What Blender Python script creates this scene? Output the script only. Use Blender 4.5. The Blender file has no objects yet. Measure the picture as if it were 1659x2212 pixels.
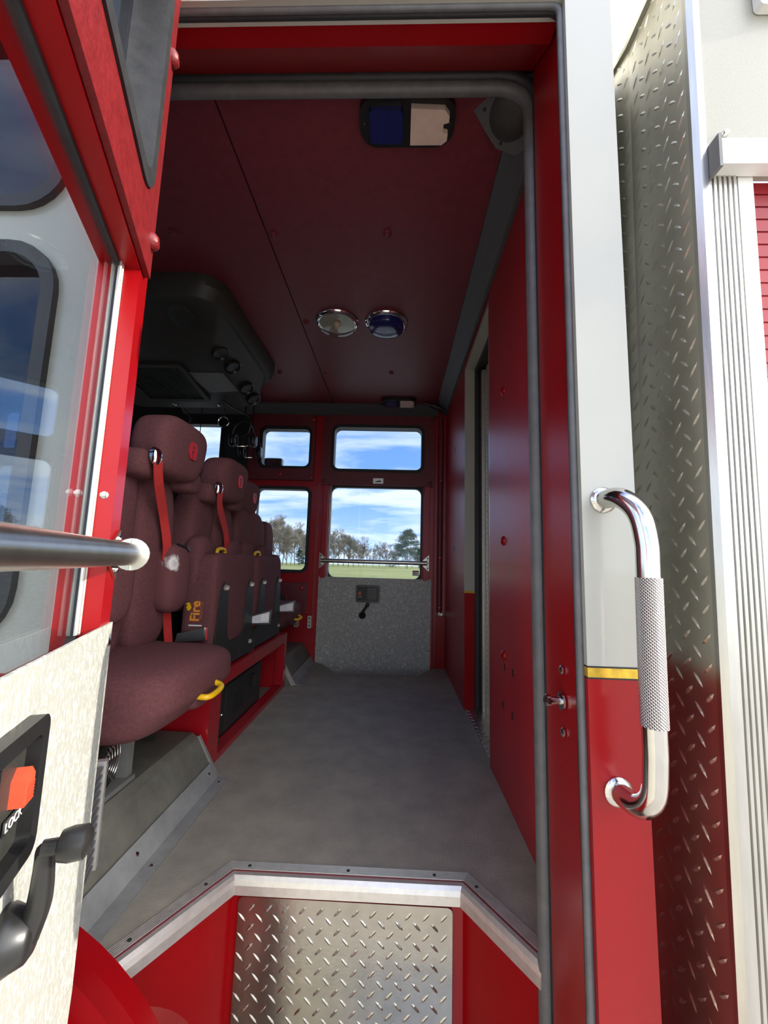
import bpy, bmesh, math, random
from mathutils import Vector, Matrix
S = bpy.context.scene
C = S.collection
PI = math.pi
# ------------------------------------------------------------------ camera
FPX, W, H = 880.0, 1659.0, 2212.0
yv = Vector((856-W/2, 1220-H/2, FPX)).normalized()          # depth axis (across the cab) in camera space (x right, y down, z forward)
uv = Vector((1046-W/2, -6513-H/2, FPX)); uv = (uv-yv*uv.dot(yv)).normalized()   # up
xv = yv.cross(uv)
if xv.x < 0: xv = -xv
cam = bpy.data.cameras.new('camera'); camo = bpy.data.objects.new('camera', cam); C.objects.link(camo)
cam.sensor_fit = 'HORIZONTAL'; cam.sensor_width = 36.0; cam.lens = FPX/W*36.0
cam.clip_start = 0.02; cam.clip_end = 1500
cr = Vector((xv.x, yv.x, uv.x)); cu = -Vector((xv.y, yv.y, uv.y)); cb = -Vector((xv.z, yv.z, uv.z))
m3 = Matrix((cr, cu, cb)).transposed()
camo.matrix_world = Matrix.Translation((0, 0, 0.74)) @ m3.to_4x4()
S.camera = camo
# ------------------------------------------------------------------ view
vs = S.view_settings
vs.view_transform = 'Standard'; vs.look = 'None'; vs.gamma = 1.0; vs.use_curve_mapping = False
vs.exposure = 1.34
# ------------------------------------------------------------------ world: winter sky with cloud streaks
SUN = Vector((1.0, -0.085, 0.30)).normalized()
wd = bpy.data.worlds.new('sky'); S.world = wd; wd.use_nodes = True
nt = wd.node_tree; nt.nodes.clear()
def N(t, nt_=None, **k):
    n = (nt_ or nt).nodes.new(t)
    for a, b in k.items(): setattr(n, a, b)
    return n
def L(a, b, nt_=None): (nt_ or nt).links.new(a, b)
def math_n(op, a, b=None, nt_=None, clamp=False):
    n = N('ShaderNodeMath', nt_, operation=op); n.use_clamp = clamp
    for i, v in enumerate((a, b)):
        if v is None: continue
        if isinstance(v, (int, float)): n.inputs[i].default_value = v
        else: L(v, n.inputs[i], nt_)
    return n.outputs[0]
tc = N('ShaderNodeTexCoord'); sep = N('ShaderNodeSeparateXYZ'); L(tc.outputs['Generated'], sep.inputs[0])
zz = math_n('MAXIMUM', sep.outputs[2], 0.0)
den = math_n('ADD', zz, 0.16)
cx_ = math_n('DIVIDE', sep.outputs[0], den); cy_ = math_n('DIVIDE', sep.outputs[1], den)
cmb = N('ShaderNodeCombineXYZ'); L(math_n('MULTIPLY', cx_, 0.55), cmb.inputs[0]); L(cy_, cmb.inputs[1])
noi = N('ShaderNodeTexNoise'); noi.inputs['Scale'].default_value = 1.5; noi.inputs['Detail'].default_value = 8; noi.inputs['Roughness'].default_value = 0.58; noi.inputs['Distortion'].default_value = 0.35
vadd = N('ShaderNodeVectorMath', operation='ADD'); L(cmb.outputs[0], vadd.inputs[0]); vadd.inputs[1].default_value = (3.1, 0.75, 0.0)
L(vadd.outputs[0], noi.inputs['Vector'])
cr_ = N('ShaderNodeValToRGB'); cr_.color_ramp.elements[0].position = 0.42; cr_.color_ramp.elements[1].position = 0.60
L(noi.outputs[0], cr_.inputs[0])
grad = N('ShaderNodeValToRGB'); g = grad.color_ramp
g.elements[0].position = 0.0; g.elements[0].color = (0.62, 0.78, 0.98, 1)
g.elements[1].position = 0.75; g.elements[1].color = (0.07, 0.17, 0.52, 1)
e = g.elements.new(0.16); e.color = (0.24, 0.45, 0.86, 1)
L(zz, grad.inputs[0])
mx = N('ShaderNodeMix', data_type='RGBA'); L(cr_.outputs[0], mx.inputs[0]); L(grad.outputs[0], mx.inputs[6]); mx.inputs[7].default_value = (0.90, 0.93, 0.97, 1)
dot = N('ShaderNodeVectorMath', operation='DOT_PRODUCT'); L(tc.outputs['Generated'], dot.inputs[0]); dot.inputs[1].default_value = SUN
glow = math_n('MULTIPLY', math_n('POWER', math_n('MAXIMUM', dot.outputs['Value'], 0.0), 1.6), 1.5)
gcol = N('ShaderNodeVectorMath', operation='SCALE'); gcol.inputs[0].default_value = (1.0, 0.97, 0.92); L(glow, gcol.inputs['Scale'])
addc = N('ShaderNodeVectorMath', operation='ADD'); L(mx.outputs[2], addc.inputs[0]); L(gcol.outputs[0], addc.inputs[1])
bg = N('ShaderNodeBackground'); bg.inputs[1].default_value = 1.10; L(addc.outputs[0], bg.inputs[0])
wo = N('ShaderNodeOutputWorld'); L(bg.outputs[0], wo.inputs[0])
# ------------------------------------------------------------------ sun
sl = bpy.data.lights.new('sun', 'SUN'); sl.energy = 2.7; sl.angle = math.radians(0.6); sl.color = (1.0, 0.93, 0.80)
so = bpy.data.objects.new('sun', sl); C.objects.link(so)
so.rotation_euler = SUN.to_track_quat('Z', 'Y').to_euler(); so.location = SUN*20

# ================================================================== helpers
def srgb(r, g, b):
    f = lambda c: (c/255/12.92 if c/255 <= 0.04045 else ((c/255+0.055)/1.055)**2.4)
    return (f(r), f(g), f(b))
MATS = {}
def mat(name, col, rough=0.5, metal=0.0, var=None, bump=None, coat=0.0, col2=None, spec=None, stretch=None):
    """principled material; var=(noise scale, amount) colour variation, bump=(noise scale, strength)"""
    m = bpy.data.materials.new(name); m.use_nodes = True; t = m.node_tree
    b = t.nodes['Principled BSDF']
    b.inputs['Base Color'].default_value = (*col, 1); b.inputs['Roughness'].default_value = rough; b.inputs['Metallic'].default_value = metal
    if coat: b.inputs['Coat Weight'].default_value = coat; b.inputs['Coat Roughness'].default_value = 0.06
    if spec is not None: b.inputs['Specular IOR Level'].default_value = spec
    co = N('ShaderNodeTexCoord', t); vec = co.outputs['Object']
    if stretch:
        mp = N('ShaderNodeMapping', t); mp.inputs['Scale'].default_value = stretch; L(vec, mp.inputs[0], t); vec = mp.outputs[0]
    if var:
        n = N('ShaderNodeTexNoise', t); n.inputs['Scale'].default_value = var[0]; n.inputs['Detail'].default_value = 6; n.inputs['Roughness'].default_value = 0.62
        L(vec, n.inputs['Vector'], t)
        r = N('ShaderNodeValToRGB', t); r.color_ramp.elements[0].position = 0.32; r.color_ramp.elements[1].position = 0.70
        c2 = col2 or tuple(min(1, c*(1+var[1])) for c in col)
        c1 = col if col2 else tuple(c*(1-var[1]) for c in col)
        r.color_ramp.elements[0].color = (*c1, 1); r.color_ramp.elements[1].color = (*c2, 1)
        L(n.outputs[0], r.inputs[0], t); L(r.outputs[0], b.inputs['Base Color'], t)
        mr = N('ShaderNodeMapRange', t); mr.inputs[3].default_value = max(0.02, rough*0.88); mr.inputs[4].default_value = min(1, rough*1.12)
        L(n.outputs[0], mr.inputs[0], t); L(mr.outputs[0], b.inputs['Roughness'], t)
    if bump:
        n2 = N('ShaderNodeTexNoise', t); n2.inputs['Scale'].default_value = bump[0]; n2.inputs['Detail'].default_value = 4
        L(vec, n2.inputs['Vector'], t)
        bp = N('ShaderNodeBump', t); bp.inputs['Strength'].default_value = bump[1]; bp.inputs['Distance'].default_value = 0.002
        L(n2.outputs[0], bp.inputs['Height'], t); L(bp.outputs[0], b.inputs['Normal'], t)
    MATS[name] = m
    return m
def glass(name, tint, ior=1.45, rough=0.0):
    m = bpy.data.materials.new(name); m.use_nodes = True; t = m.node_tree; t.nodes.clear()
    tr = N('ShaderNodeBsdfTransparent', t); tr.inputs[0].default_value = (*tint, 1)
    gl = N('ShaderNodeBsdfGlossy', t); gl.inputs['Roughness'].default_value = rough; gl.inputs[0].default_value = (0.95, 0.95, 0.95, 1)
    fr = N('ShaderNodeFresnel', t)
    ge = N('ShaderNodeNewGeometry', t); ix = N('ShaderNodeMix', t); ix.data_type = 'FLOAT'      # same reflectance on both faces of the thin pane
    L(ge.outputs['Backfacing'], ix.inputs[0], t); ix.inputs[2].default_value = ior; ix.inputs[3].default_value = 1.0/ior; L(ix.outputs[0], fr.inputs[0], t)
    mxs = N('ShaderNodeMixShader', t); o = N('ShaderNodeOutputMaterial', t)
    L(fr.outputs[0], mxs.inputs[0], t); L(tr.outputs[0], mxs.inputs[1], t); L(gl.outputs[0], mxs.inputs[2], t); L(mxs.outputs[0], o.inputs[0], t)
    MATS[name] = m
    return m

RED = mat('red_paint', srgb(140, 4, 10), 0.30, var=(14, 0.04), coat=0.08, spec=0.35)
REDIN = mat('red_interior_paint', srgb(164, 18, 28), 0.34, var=(10, 0.08), bump=(90, 0.10), coat=0.25)
MAROON = mat('maroon_vinyl', srgb(108, 38, 45), 0.46, var=(30, 0.16), bump=(420, 0.22))
MAROONP = mat('maroon_wall_panel', srgb(164, 28, 38), 0.36, var=(8, 0.14), bump=(55, 0.18), stretch=(1, 1, 0.35))
COVER = mat('red_vinyl_cover', srgb(108, 17, 21), 0.46, var=(60, 0.18), bump=(160, 0.5))
WHITE = mat('white_paint', srgb(166, 164, 153), 0.30, var=(5, 0.03), coat=0.35)
BEIGE = mat('white_body_paint', srgb(158, 154, 139), 0.42, var=(260, 0.05), bump=(300, 0.08))
BLACKR = mat('black_rubber', srgb(38, 38, 40), 0.55, var=(40, 0.25), bump=(200, 0.15))
GREYR = mat('grey_rubber_seal', srgb(92, 92, 92), 0.48, var=(30, 0.18), bump=(120, 0.15))
MOULD = mat('dark_grey_moulding', srgb(74, 74, 76), 0.55, var=(40, 0.12), bump=(200, 0.15))
BLACKP = mat('black_plastic', srgb(30, 30, 30), 0.34, var=(30, 0.2))
BLACKM = mat('black_powder_coat', srgb(42, 43, 39), 0.5, var=(60, 0.2), bump=(300, 0.2))
CONS = mat('dark_olive_console_plastic', srgb(50, 47, 41), 0.5, var=(25, 0.15), bump=(300, 0.2))
FLOORM = mat('rubber_floor', srgb(134, 129, 118), 0.60, var=(9, 0.3), bump=(170, 0.6), col2=srgb(160, 153, 138))
KICK = mat('ribbed_rubber_mat', srgb(90, 88, 80), 0.7, var=(12, 0.2), bump=(240, 0.5), col2=srgb(116, 114, 100))
ANGLE = mat('worn_grey_trim', srgb(136, 136, 133), 0.5, var=(18, 0.2), bump=(80, 0.15))
ALU = mat('brushed_aluminium', srgb(196, 194, 188), 0.30, metal=1.0, var=(60, 0.10), bump=(300, 0.08), stretch=(1, 1, 0.1))
ALUS = mat('satin_aluminium', srgb(214, 210, 202), 0.38, metal=0.75, var=(50, 0.08))
STEEL = mat('polished_steel', srgb(205, 203, 198), 0.14, metal=1.0, var=(30, 0.06))
BRUSH = mat('brushed_stainless', srgb(206, 202, 192), 0.30, metal=1.0, var=(40, 0.08), bump=(200, 0.05))
TREAD = mat('tread_plate', srgb(176, 172, 162), 0.26, metal=1.0, var=(16, 0.12), bump=(120, 0.10))
TREADW = mat('tread_plate_wall', srgb(220, 216, 202), 0.33, metal=1.0, var=(9, 0.12), bump=(60, 0.06))
CHROME = mat('chrome', (0.86, 0.86, 0.86), 0.06, metal=1.0, var=(20, 0.03))
FABRIC = mat('maroon_seat_fabric', srgb(106, 66, 67), 0.92, var=(130, 0.18), bump=(900, 0.5), spec=0.2)
WORN = mat('worn_seat_fabric', srgb(112, 68, 72), 0.92, bump=(900, 0.5), spec=0.2)
def worn_patch(c, r):
    t = WORN.node_tree; b = t.nodes['Principled BSDF']; co = N('ShaderNodeTexCoord', t)
    sub = N('ShaderNodeVectorMath', t, operation='SUBTRACT'); L(co.outputs['Object'], sub.inputs[0], t); sub.inputs[1].default_value = c
    sc = N('ShaderNodeVectorMath', t, operation='MULTIPLY'); L(sub.outputs[0], sc.inputs[0], t); sc.inputs[1].default_value = (0.4, 1.0, 0.75)
    ln = N('ShaderNodeVectorMath', t, operation='LENGTH'); L(sc.outputs[0], ln.inputs[0], t)
    n = N('ShaderNodeTexNoise', t); n.inputs['Scale'].default_value = 60; L(co.outputs['Object'], n.inputs['Vector'], t)
    v = math_n('ADD', ln.outputs['Value'], math_n('MULTIPLY', n.outputs[0], 0.02, t), t)
    rp_ = N('ShaderNodeValToRGB', t); e = rp_.color_ramp.elements; e[0].position = 0.0; e[0].color = (*srgb(150, 120, 120), 1); e[1].position = 1.0; e[1].color = (*srgb(106, 66, 67), 1)
    k = e.new(0.55); k.color = (*srgb(226, 222, 216), 1); k = e.new(0.75); k.color = (*srgb(106, 66, 67), 1)
    L(math_n('DIVIDE', v, r, t), rp_.inputs[0], t); L(rp_.outputs[0], b.inputs['Base Color'], t)
worn_patch((0.06, 0.100, 0.575), 0.042)
STRAP = mat('red_webbing', srgb(190, 48, 44), 0.7, var=(200, 0.12), bump=(900, 0.3))
EMBLEM = mat('red_emblem', srgb(190, 28, 38), 0.5, var=(80, 0.1))
YELLOW = mat('yellow_plastic', srgb(236, 186, 20), 0.4, var=(40, 0.08))
ORANGE = mat('orange_lettering', srgb(232, 130, 40), 0.6, var=(60, 0.15), col2=srgb(240, 170, 60))
DRED = mat('brown_lettering', srgb(150, 84, 56), 0.6, var=(60, 0.15))
GOLD = mat('gold_leaf', srgb(212, 174, 62), 0.3, metal=0.6, var=(70, 0.25))
BLACKL = mat('black_line', srgb(22, 20, 20), 0.5, var=(20, 0.1))
WHITEP = mat('white_plastic', srgb(222, 220, 214), 0.5, var=(30, 0.05))
ORED = mat('orange_red_plastic', srgb(216, 74, 48), 0.4, var=(30, 0.1))
BLUEL = mat('blue_lens', srgb(28, 32, 92), 0.18, var=(30, 0.15), coat=0.5)
FROST = mat('frosted_lens', srgb(214, 190, 172), 0.45, var=(14, 0.12))
SLAT = mat('red_slat_paint', srgb(150, 24, 34), 0.4, var=(30, 0.1))
GRASSM = mat('winter_grass', srgb(142, 144, 74), 0.95, var=(0.05, 0.2), col2=srgb(178, 172, 98))
BARK = mat('grey_bark', srgb(108, 98, 86), 0.95, var=(1.0, 0.2))
TWIG = mat('brown_twigs', srgb(136, 124, 108), 0.95, var=(0.6, 0.2))
PINE = mat('pine_needles', srgb(62, 84, 46), 0.9, var=(0.5, 0.35))
SCREEN = mat('grey_label', srgb(196, 198, 200), 0.35, var=(60, 0.06))
GREYD = mat('grey_panel', srgb(112, 112, 108), 0.5, var=(20, 0.12), bump=(80, 0.15))
BOUNCE_PAVE = mat('bounce_concrete', srgb(176, 170, 156), 0.9, var=(1.5, 0.12), bump=(60, 0.3))  # pale tone chosen to bounce more light up into the cab
GLASS = glass('window_glass', (0.61, 0.655, 0.705), 1.30)
DGLASS = glass('door_glass', (0.86, 0.89, 0.89), 1.42)
TINT = glass('tinted_glass', (0.30, 0.36, 0.44), 1.5)
CLEAR = glass('clear_lens', (0.82, 0.82, 0.78), 1.5, 0.04)
# speckled hammered sheet
def speckle():
    m = mat('speckled_sheet', srgb(138, 140, 134), 0.42, metal=0.0, bump=(140, 0.25)); t = m.node_tree; b = t.nodes['Principled BSDF']
    co = N('ShaderNodeTexCoord', t)
    mp = N('ShaderNodeMapping', t); mp.inputs['Rotation'].default_value = (0.4, 0.7, 0.5); mp.inputs['Scale'].default_value = (1, 2.2, 1); L(co.outputs['Object'], mp.inputs[0], t)
    v = N('ShaderNodeTexNoise', t); v.inputs['Scale'].default_value = 75; v.inputs['Detail'].default_value = 3; v.inputs['Distortion'].default_value = 1.5; L(mp.outputs[0], v.inputs['Vector'], t)
    r = N('ShaderNodeValToRGB', t); r.color_ramp.elements[0].position = 0.50; r.color_ramp.elements[1].position = 0.72
    r.color_ramp.elements[0].color = (*srgb(160, 161, 153), 1); r.color_ramp.elements[1].color = (*srgb(222, 221, 210), 1)
    L(v.outputs[0], r.inputs[0], t); L(r.outputs[0], b.inputs['Base Color'], t)
    return m
SPECK = speckle()
def knurl():
    m = mat('knurled_steel', srgb(190, 184, 178), 0.34, metal=1.0); t = m.node_tree; b = t.nodes['Principled BSDF']
    co = N('ShaderNodeTexCoord', t); sp = N('ShaderNodeSeparateXYZ', t); L(co.outputs['Object'], sp.inputs[0], t)
    ang = math_n('ARCTAN2', sp.outputs[1], sp.outputs[0], t)
    s1 = math_n('SINE', math_n('ADD', math_n('MULTIPLY', ang, 22.0, t), math_n('MULTIPLY', sp.outputs[2], 1500.0, t), t), None, t)
    s2 = math_n('SINE', math_n('SUBTRACT', math_n('MULTIPLY', ang, 22.0, t), math_n('MULTIPLY', sp.outputs[2], 1500.0, t), t), None, t)
    h = math_n('MAXIMUM', s1, s2, t)
    bp = N('ShaderNodeBump', t); bp.inputs['Strength'].default_value = 0.9; bp.inputs['Distance'].default_value = 0.0015
    L(h, bp.inputs['Height'], t); L(bp.outputs[0], b.inputs['Normal'], t)
    return m
KNURL = knurl()

class Frame:
    def __init__(s, o, u=(1, 0, 0), n=(0, 1, 0), k=(0, 0, 1)):
        s.o, s.u, s.n, s.k = Vector(o), Vector(u), Vector(n), Vector(k)
    def __call__(s, a, b, c): return s.o+s.u*a+s.n*b+s.k*c
WF = Frame((0, 0, 0))
def new(): return bmesh.new()
def box(bm, a0, a1, b0, b1, c0, c1, fr=WF):
    v = [bm.verts.new(fr(a, b, c)) for a in (a0, a1) for b in (b0, b1) for c in (c0, c1)]
    for f in ((0, 1, 3, 2), (4, 6, 7, 5), (0, 4, 5, 1), (2, 3, 7, 6), (0, 2, 6, 4), (1, 5, 7, 3)): bm.faces.new([v[i] for i in f])
    return v
def prism(bm, poly, n0, n1, fr=WF, cap=True):
    """poly in (a, c) of the frame, extruded along n"""
    A = [bm.verts.new(fr(a, n0, c)) for a, c in poly]; B = [bm.verts.new(fr(a, n1, c)) for a, c in poly]
    k = len(poly)
    for i in range(k): bm.faces.new((A[i], A[(i+1) % k], B[(i+1) % k], B[i]))
    if cap: bm.faces.new(A[::-1]); bm.faces.new(B)
def rrect(a0, a1, c0, c1, r, n=5):
    p = []
    for (x, z, s) in ((a1-r, c1-r, 0), (a0+r, c1-r, 90), (a0+r, c0+r, 180), (a1-r, c0+r, 270)):
        for i in range(n+1):
            t = math.radians(s+90*i/n); p.append((x+r*math.cos(t), z+r*math.sin(t)))
    return p
def ring(bm, outer, inner, n0, n1, fr=WF):
    k = len(outer)
    A = [bm.verts.new(fr(a, n0, c)) for a, c in outer]; B = [bm.verts.new(fr(a, n1, c)) for a, c in outer]
    D = [bm.verts.new(fr(a, n0, c)) for a, c in inner]; E_ = [bm.verts.new(fr(a, n1, c)) for a, c in inner]
    for i in range(k):
        j = (i+1) % k
        bm.faces.new((A[i], A[j], B[j], B[i])); bm.faces.new((D[j], D[i], E_[i], E_[j]))
        bm.faces.new((A[j], A[i], D[i], D[j])); bm.faces.new((B[i], B[j], E_[j], E_[i]))
def smooth_path(pts, n=6):
    P = [Vector(p) for p in pts]; out = []
    for i in range(len(P)-1):
        p0 = P[max(i-1, 0)]; p1 = P[i]; p2 = P[i+1]; p3 = P[min(i+2, len(P)-1)]
        for j in range(n):
            t = j/n
            out.append(0.5*((2*p1)+(p2-p0)*t+(2*p0-5*p1+4*p2-p3)*t*t+(3*p1-p0-3*p2+p3)*t**3))
    out.append(P[-1]); return out
def tube(bm, pts, r, seg=10, cap=True, radii=None):
    P = [Vector(p) for p in pts]; rings = []
    up = None
    for i, p in enumerate(P):
        t = (P[min(i+1, len(P)-1)]-P[max(i-1, 0)]).normalized()
        if up is None:
            up = t.orthogonal().normalized()
        else:
            up = (up-t*up.dot(t)).normalized()
        s = t.cross(up); rr = radii[i] if radii else r
        rings.append([bm.verts.new(p+(up*math.cos(2*PI*k/seg)+s*math.sin(2*PI*k/seg))*rr) for k in range(seg)])
    for a, b in zip(rings, rings[1:]):
        for k in range(seg): bm.faces.new((a[k], a[(k+1) % seg], b[(k+1) % seg], b[k]))
    if cap: bm.faces.new(rings[0][::-1]); bm.faces.new(rings[-1])
def lathe(bm, prof, o, axis, seg=24):
    """prof = [(radius, height along axis)]"""
    o = Vector(o); ax = Vector(axis).normalized(); e1 = ax.orthogonal().normalized(); e2 = ax.cross(e1); rings = []
    for r, h in prof:
        if r < 1e-6: rings.append([bm.verts.new(o+ax*h)])
        else: rings.append([bm.verts.new(o+ax*h+(e1*math.cos(2*PI*k/seg)+e2*math.sin(2*PI*k/seg))*r) for k in range(seg)])
    for a, b in zip(rings, rings[1:]):
        for k in range(seg):
            j = (k+1) % seg
            if len(a) == 1 and len(b) == 1: continue
            if len(a) == 1: bm.faces.new((a[0], b[j], b[k]))
            elif len(b) == 1: bm.faces.new((a[k], a[j], b[0]))
            else: bm.faces.new((a[k], a[j], b[j], b[k]))
    if len(rings[0]) > 1: bm.faces.new(rings[0][::-1])
    if len(rings[-1]) > 1: bm.faces.new(rings[-1])
def sweep(bm, path, prof, side=1):
    """path: XY polyline; prof: closed loop of (offset to the left of travel, z); mitred"""
    P = [Vector((p[0], p[1])) for p in path]; rings = []
    for i, p in enumerate(P):
        d0 = (P[i]-P[i-1]).normalized() if i > 0 else None
        d1 = (P[i+1]-P[i]).normalized() if i < len(P)-1 else None
        d0 = d0 or d1; d1 = d1 or d0
        n0 = Vector((-d0.y, d0.x)); n1 = Vector((-d1.y, d1.x)); nn = (n0+n1); nn = nn/ max(1e-6, nn.dot(n0))
        rings.append([bm.verts.new((p.x+nn.x*o*side, p.y+nn.y*o*side, z)) for o, z in prof])
    k = len(prof)
    for a, b in zip(rings, rings[1:]):
        for i in range(k): bm.faces.new((a[i], a[(i+1) % k], b[(i+1) % k], b[i]))
    bm.faces.new(rings[0][::-1]); bm.faces.new(rings[-1])
def pillow(bm, c, size, r=0.35, sub=10, puff=0.0, fn=None):
    """rounded cushion: superellipsoid; size = full dims; r in 0..1 roundness"""
    cx, cy, cz = c; hx, hy, hz = (d/2 for d in size); p = 2.0/r
    vs_ = {}
    def key(i, j, k): return (i, j, k)
    def vert(i, j, k):
        q = key(i, j, k)
        if q not in vs_:
            x, y, z = (2*i/sub-1, 2*j/sub-1, 2*k/sub-1)
            x, y, z = (math.sin(t*PI/2) * 0.35 + t*0.65 for t in (x, y, z))
            d = (abs(x)**p+abs(y)**p+abs(z)**p)**(1/p); mxx = max(abs(x), abs(y), abs(z))
            x, y, z = x/d, y/d, z/d
            s = 1.0
            v = Vector((cx+x*hx*s, cy+y*hy*s, cz+z*hz*s))
            if fn: v = fn(v, x, y, z)
            vs_[q] = bm.verts.new(v)
        return vs_[q]
    R = range(sub)
    for a in R:
        for b in R:
            for s in (0, sub):
                bm.faces.new((vert(s, a, b), vert(s, a+1, b), vert(s, a+1, b+1), vert(s, a, b+1)))
                bm.faces.new((vert(a, s, b), vert(a+1, s, b), vert(a+1, s, b+1), vert(a, s, b+1)))
                bm.faces.new((vert(a, b, s), vert(a+1, b, s), vert(a+1, b+1, s), vert(a, b+1, s)))
ORG = {}
def finish(o, parent):
    if parent is not None:
        o.parent = parent; ORG[o.name] = ORG[parent.name].copy()
    else: ORG[o.name] = Vector((0, 0, 0))
def obj(name, bm, m, parent=None, bevel=0.0, smooth=False, seg=2, origin=None):
    if bevel:
        ed = [e for e in bm.edges if len(e.link_faces) == 2 and e.calc_face_angle(0) > 0.6]
        bmesh.ops.bevel(bm, geom=ed, offset=bevel, segments=seg, affect='EDGES', profile=0.5, clamp_overlap=True)
    bmesh.ops.recalc_face_normals(bm, faces=bm.faces)
    off = Vector((0, 0, 0))
    if parent is not None: off = ORG[parent.name]
    elif origin is not None: off = Vector(origin)
    bmesh.ops.translate(bm, verts=bm.verts, vec=-off)
    me = bpy.data.meshes.new(name); bm.to_mesh(me); bm.free()
    if smooth:
        me.polygons.foreach_set('use_smooth', [True]*len(me.polygons))
        if smooth != 'all': me.set_sharp_from_angle(angle=math.radians(38))
    me.materials.append(m)
    o = bpy.data.objects.new(name, me); C.objects.link(o)
    finish(o, parent)
    if parent is None:
        o.location = off; ORG[o.name] = off.copy()
    return o
def thing(name, loc, label=None, cat=None, group=None, kind=None):
    o = bpy.data.objects.new(name, None); C.objects.link(o); o.location = loc; o.empty_display_size = 0.05; ORG[o.name] = Vector(loc)
    tag(o, label, cat, group, kind); return o
def tag(o, label=None, cat=None, group=None, kind=None):
    for k, v in (('label', label), ('category', cat), ('group', group), ('kind', kind)):
        if v: o[k] = v
    return o
def copies(name, proto, spots, parent):
    """more pieces that share the proto's mesh; spots are world offsets from the proto"""
    for d in spots:
        c = proto.copy(); C.objects.link(c); c.location = proto.location+Vector(d); c.parent = parent; ORG[c.name] = ORG[parent.name]
def bolt(name, p, axis, r, h, m, parent, seg=10):
    bm = new(); lathe(bm, [(0, 0), (r, 0), (r, h*0.45), (r*0.7, h*0.9), (0, h)], p, axis, seg)
    return obj(name, bm, m, parent, smooth=True)
def text(name, body, size, fr, a, n, c, m, parent, rot=0.0, depth=0.0006, bold=0.0, sx=1.0):
    """flat lettering in the (u, k) plane of a frame, facing along +n"""
    cu_ = bpy.data.curves.new(name, 'FONT'); cu_.body = body; cu_.size = size; cu_.extrude = depth; cu_.align_x = 'CENTER'; cu_.align_y = 'CENTER'; cu_.offset = bold
    tmp = bpy.data.objects.new(name, cu_); C.objects.link(tmp)
    me = bpy.data.meshes.new_from_object(tmp.evaluated_get(bpy.context.evaluated_depsgraph_get()))
    bpy.data.objects.remove(tmp)
    off = ORG[parent.name]; cs, sn = math.cos(rot), math.sin(rot)
    for v in me.vertices:
        x, y, z = v.co; x *= sx
        v.co = fr(a+x*cs-y*sn, n+z, c+x*sn+y*cs)-off
    me.materials.clear(); me.materials.append(m); me.name = name
    o = bpy.data.objects.new(name, me); C.objects.link(o); finish(o, parent); return o

# ================================================================== the large structure
# floor with the two step wells cut into it
NW = [(-0.512, 0.815), (-0.37, 1.065), (0.175, 1.067), (0.302, 0.882)]        # near well edge
FW = [(0.33, 3.17), (0.17, 2.885), (-0.395, 2.862), (-0.56, 3.17)]            # far well edge
bm = new()
poly = [(-1.9, 0.815)]+NW+[(0.40, 0.882), (0.40, 3.17)]+FW+[(-1.9, 3.17)]
fl = Frame((0, 0, 0), (1, 0, 0), (0, 0, 1), (0, 1, 0))
prism(bm, poly, -0.035, 0.0, fl)
bmesh.ops.triangulate(bm, faces=[f for f in bm.faces if len(f.verts) > 4])
tag(obj('floor', bm, FLOORM), 'dark grey textured rubber cab floor between the two doors', 'floor', kind='structure')

# ground outside
bm = new()
R_ = 700
box(bm, -R_, R_, -R_, R_, -1.3, -1.0)
tag(obj('ground', bm, GRASSM), 'open field of pale winter grass outside the truck', 'ground', kind='structure')

bm = new(); box(bm, -26, 26, -26, 24, -1.0005, -0.98)  # out-of-view paving, added to replace green grass bounce with neutral light
tag(obj('bounce_apron', bm, BOUNCE_PAVE), 'unseen pale concrete apron under the truck, added to bounce neutral light into the cab', 'bounce_apron', kind='structure')

# ceiling: two vinyl panels with a seam
ce = thing('ceiling', (-0.5, 2.0, 1.98), 'dark maroon vinyl cab ceiling in two panels with capped screws', 'ceiling', kind='structure')
bm = new(); box(bm, -0.522, 0.44, 0.86, 3.2, 1.98, 2.0); obj('ceiling_panel', bm, MAROON, ce, bevel=0.003)
bm = new(); box(bm, -3.5, -0.528, 0.86, 3.2, 1.981, 2.0); obj('ceiling_panel', bm, MAROON, ce, bevel=0.003)
bm = new(); box(bm, -3.5, 0.44, 0.66, 3.25, 2.0, 2.06); obj('roof_skin', bm, WHITE, ce)
for (x, y) in ((-0.50, 1.40), (-0.065, 1.39), (-0.50, 1.965), (-0.497, 2.53), (-0.064, 2.515), (-0.89, 1.39), (-0.80, 2.53)):
    bm = new(); lathe(bm, [(0.017, 0), (0.016, 0.003), (0.012, 0.005), (0.011, 0.010), (0.007, 0.013), (0, 0.014)], (x, y, 1.98), (0, 0, -1), 16)
    obj('capped_screw', bm, MAROON, ce, smooth=True)

# right wall (rear wall of the cab) with the passage opening
wr = thing('wall_right', (0.40, 2.0, 0), 'maroon rear cab wall with a narrow passage opening', 'wall', kind='structure')
bm = new(); box(bm, 0.37, 0.44, 0.86, 1.64, -0.035, 1.98); obj('wall_panel', bm, MAROONP, wr, bevel=0.003)
bm = new(); box(bm, 0.37, 0.44, 2.262, 3.2, -0.035, 1.98); obj('wall_panel', bm, MAROONP, wr, bevel=0.003)
bm = new(); box(bm, 0.372, 0.44, 1.64, 2.262, 1.888, 1.98); obj('header', bm, MAROONP, wr, bevel=0.002)
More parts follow.
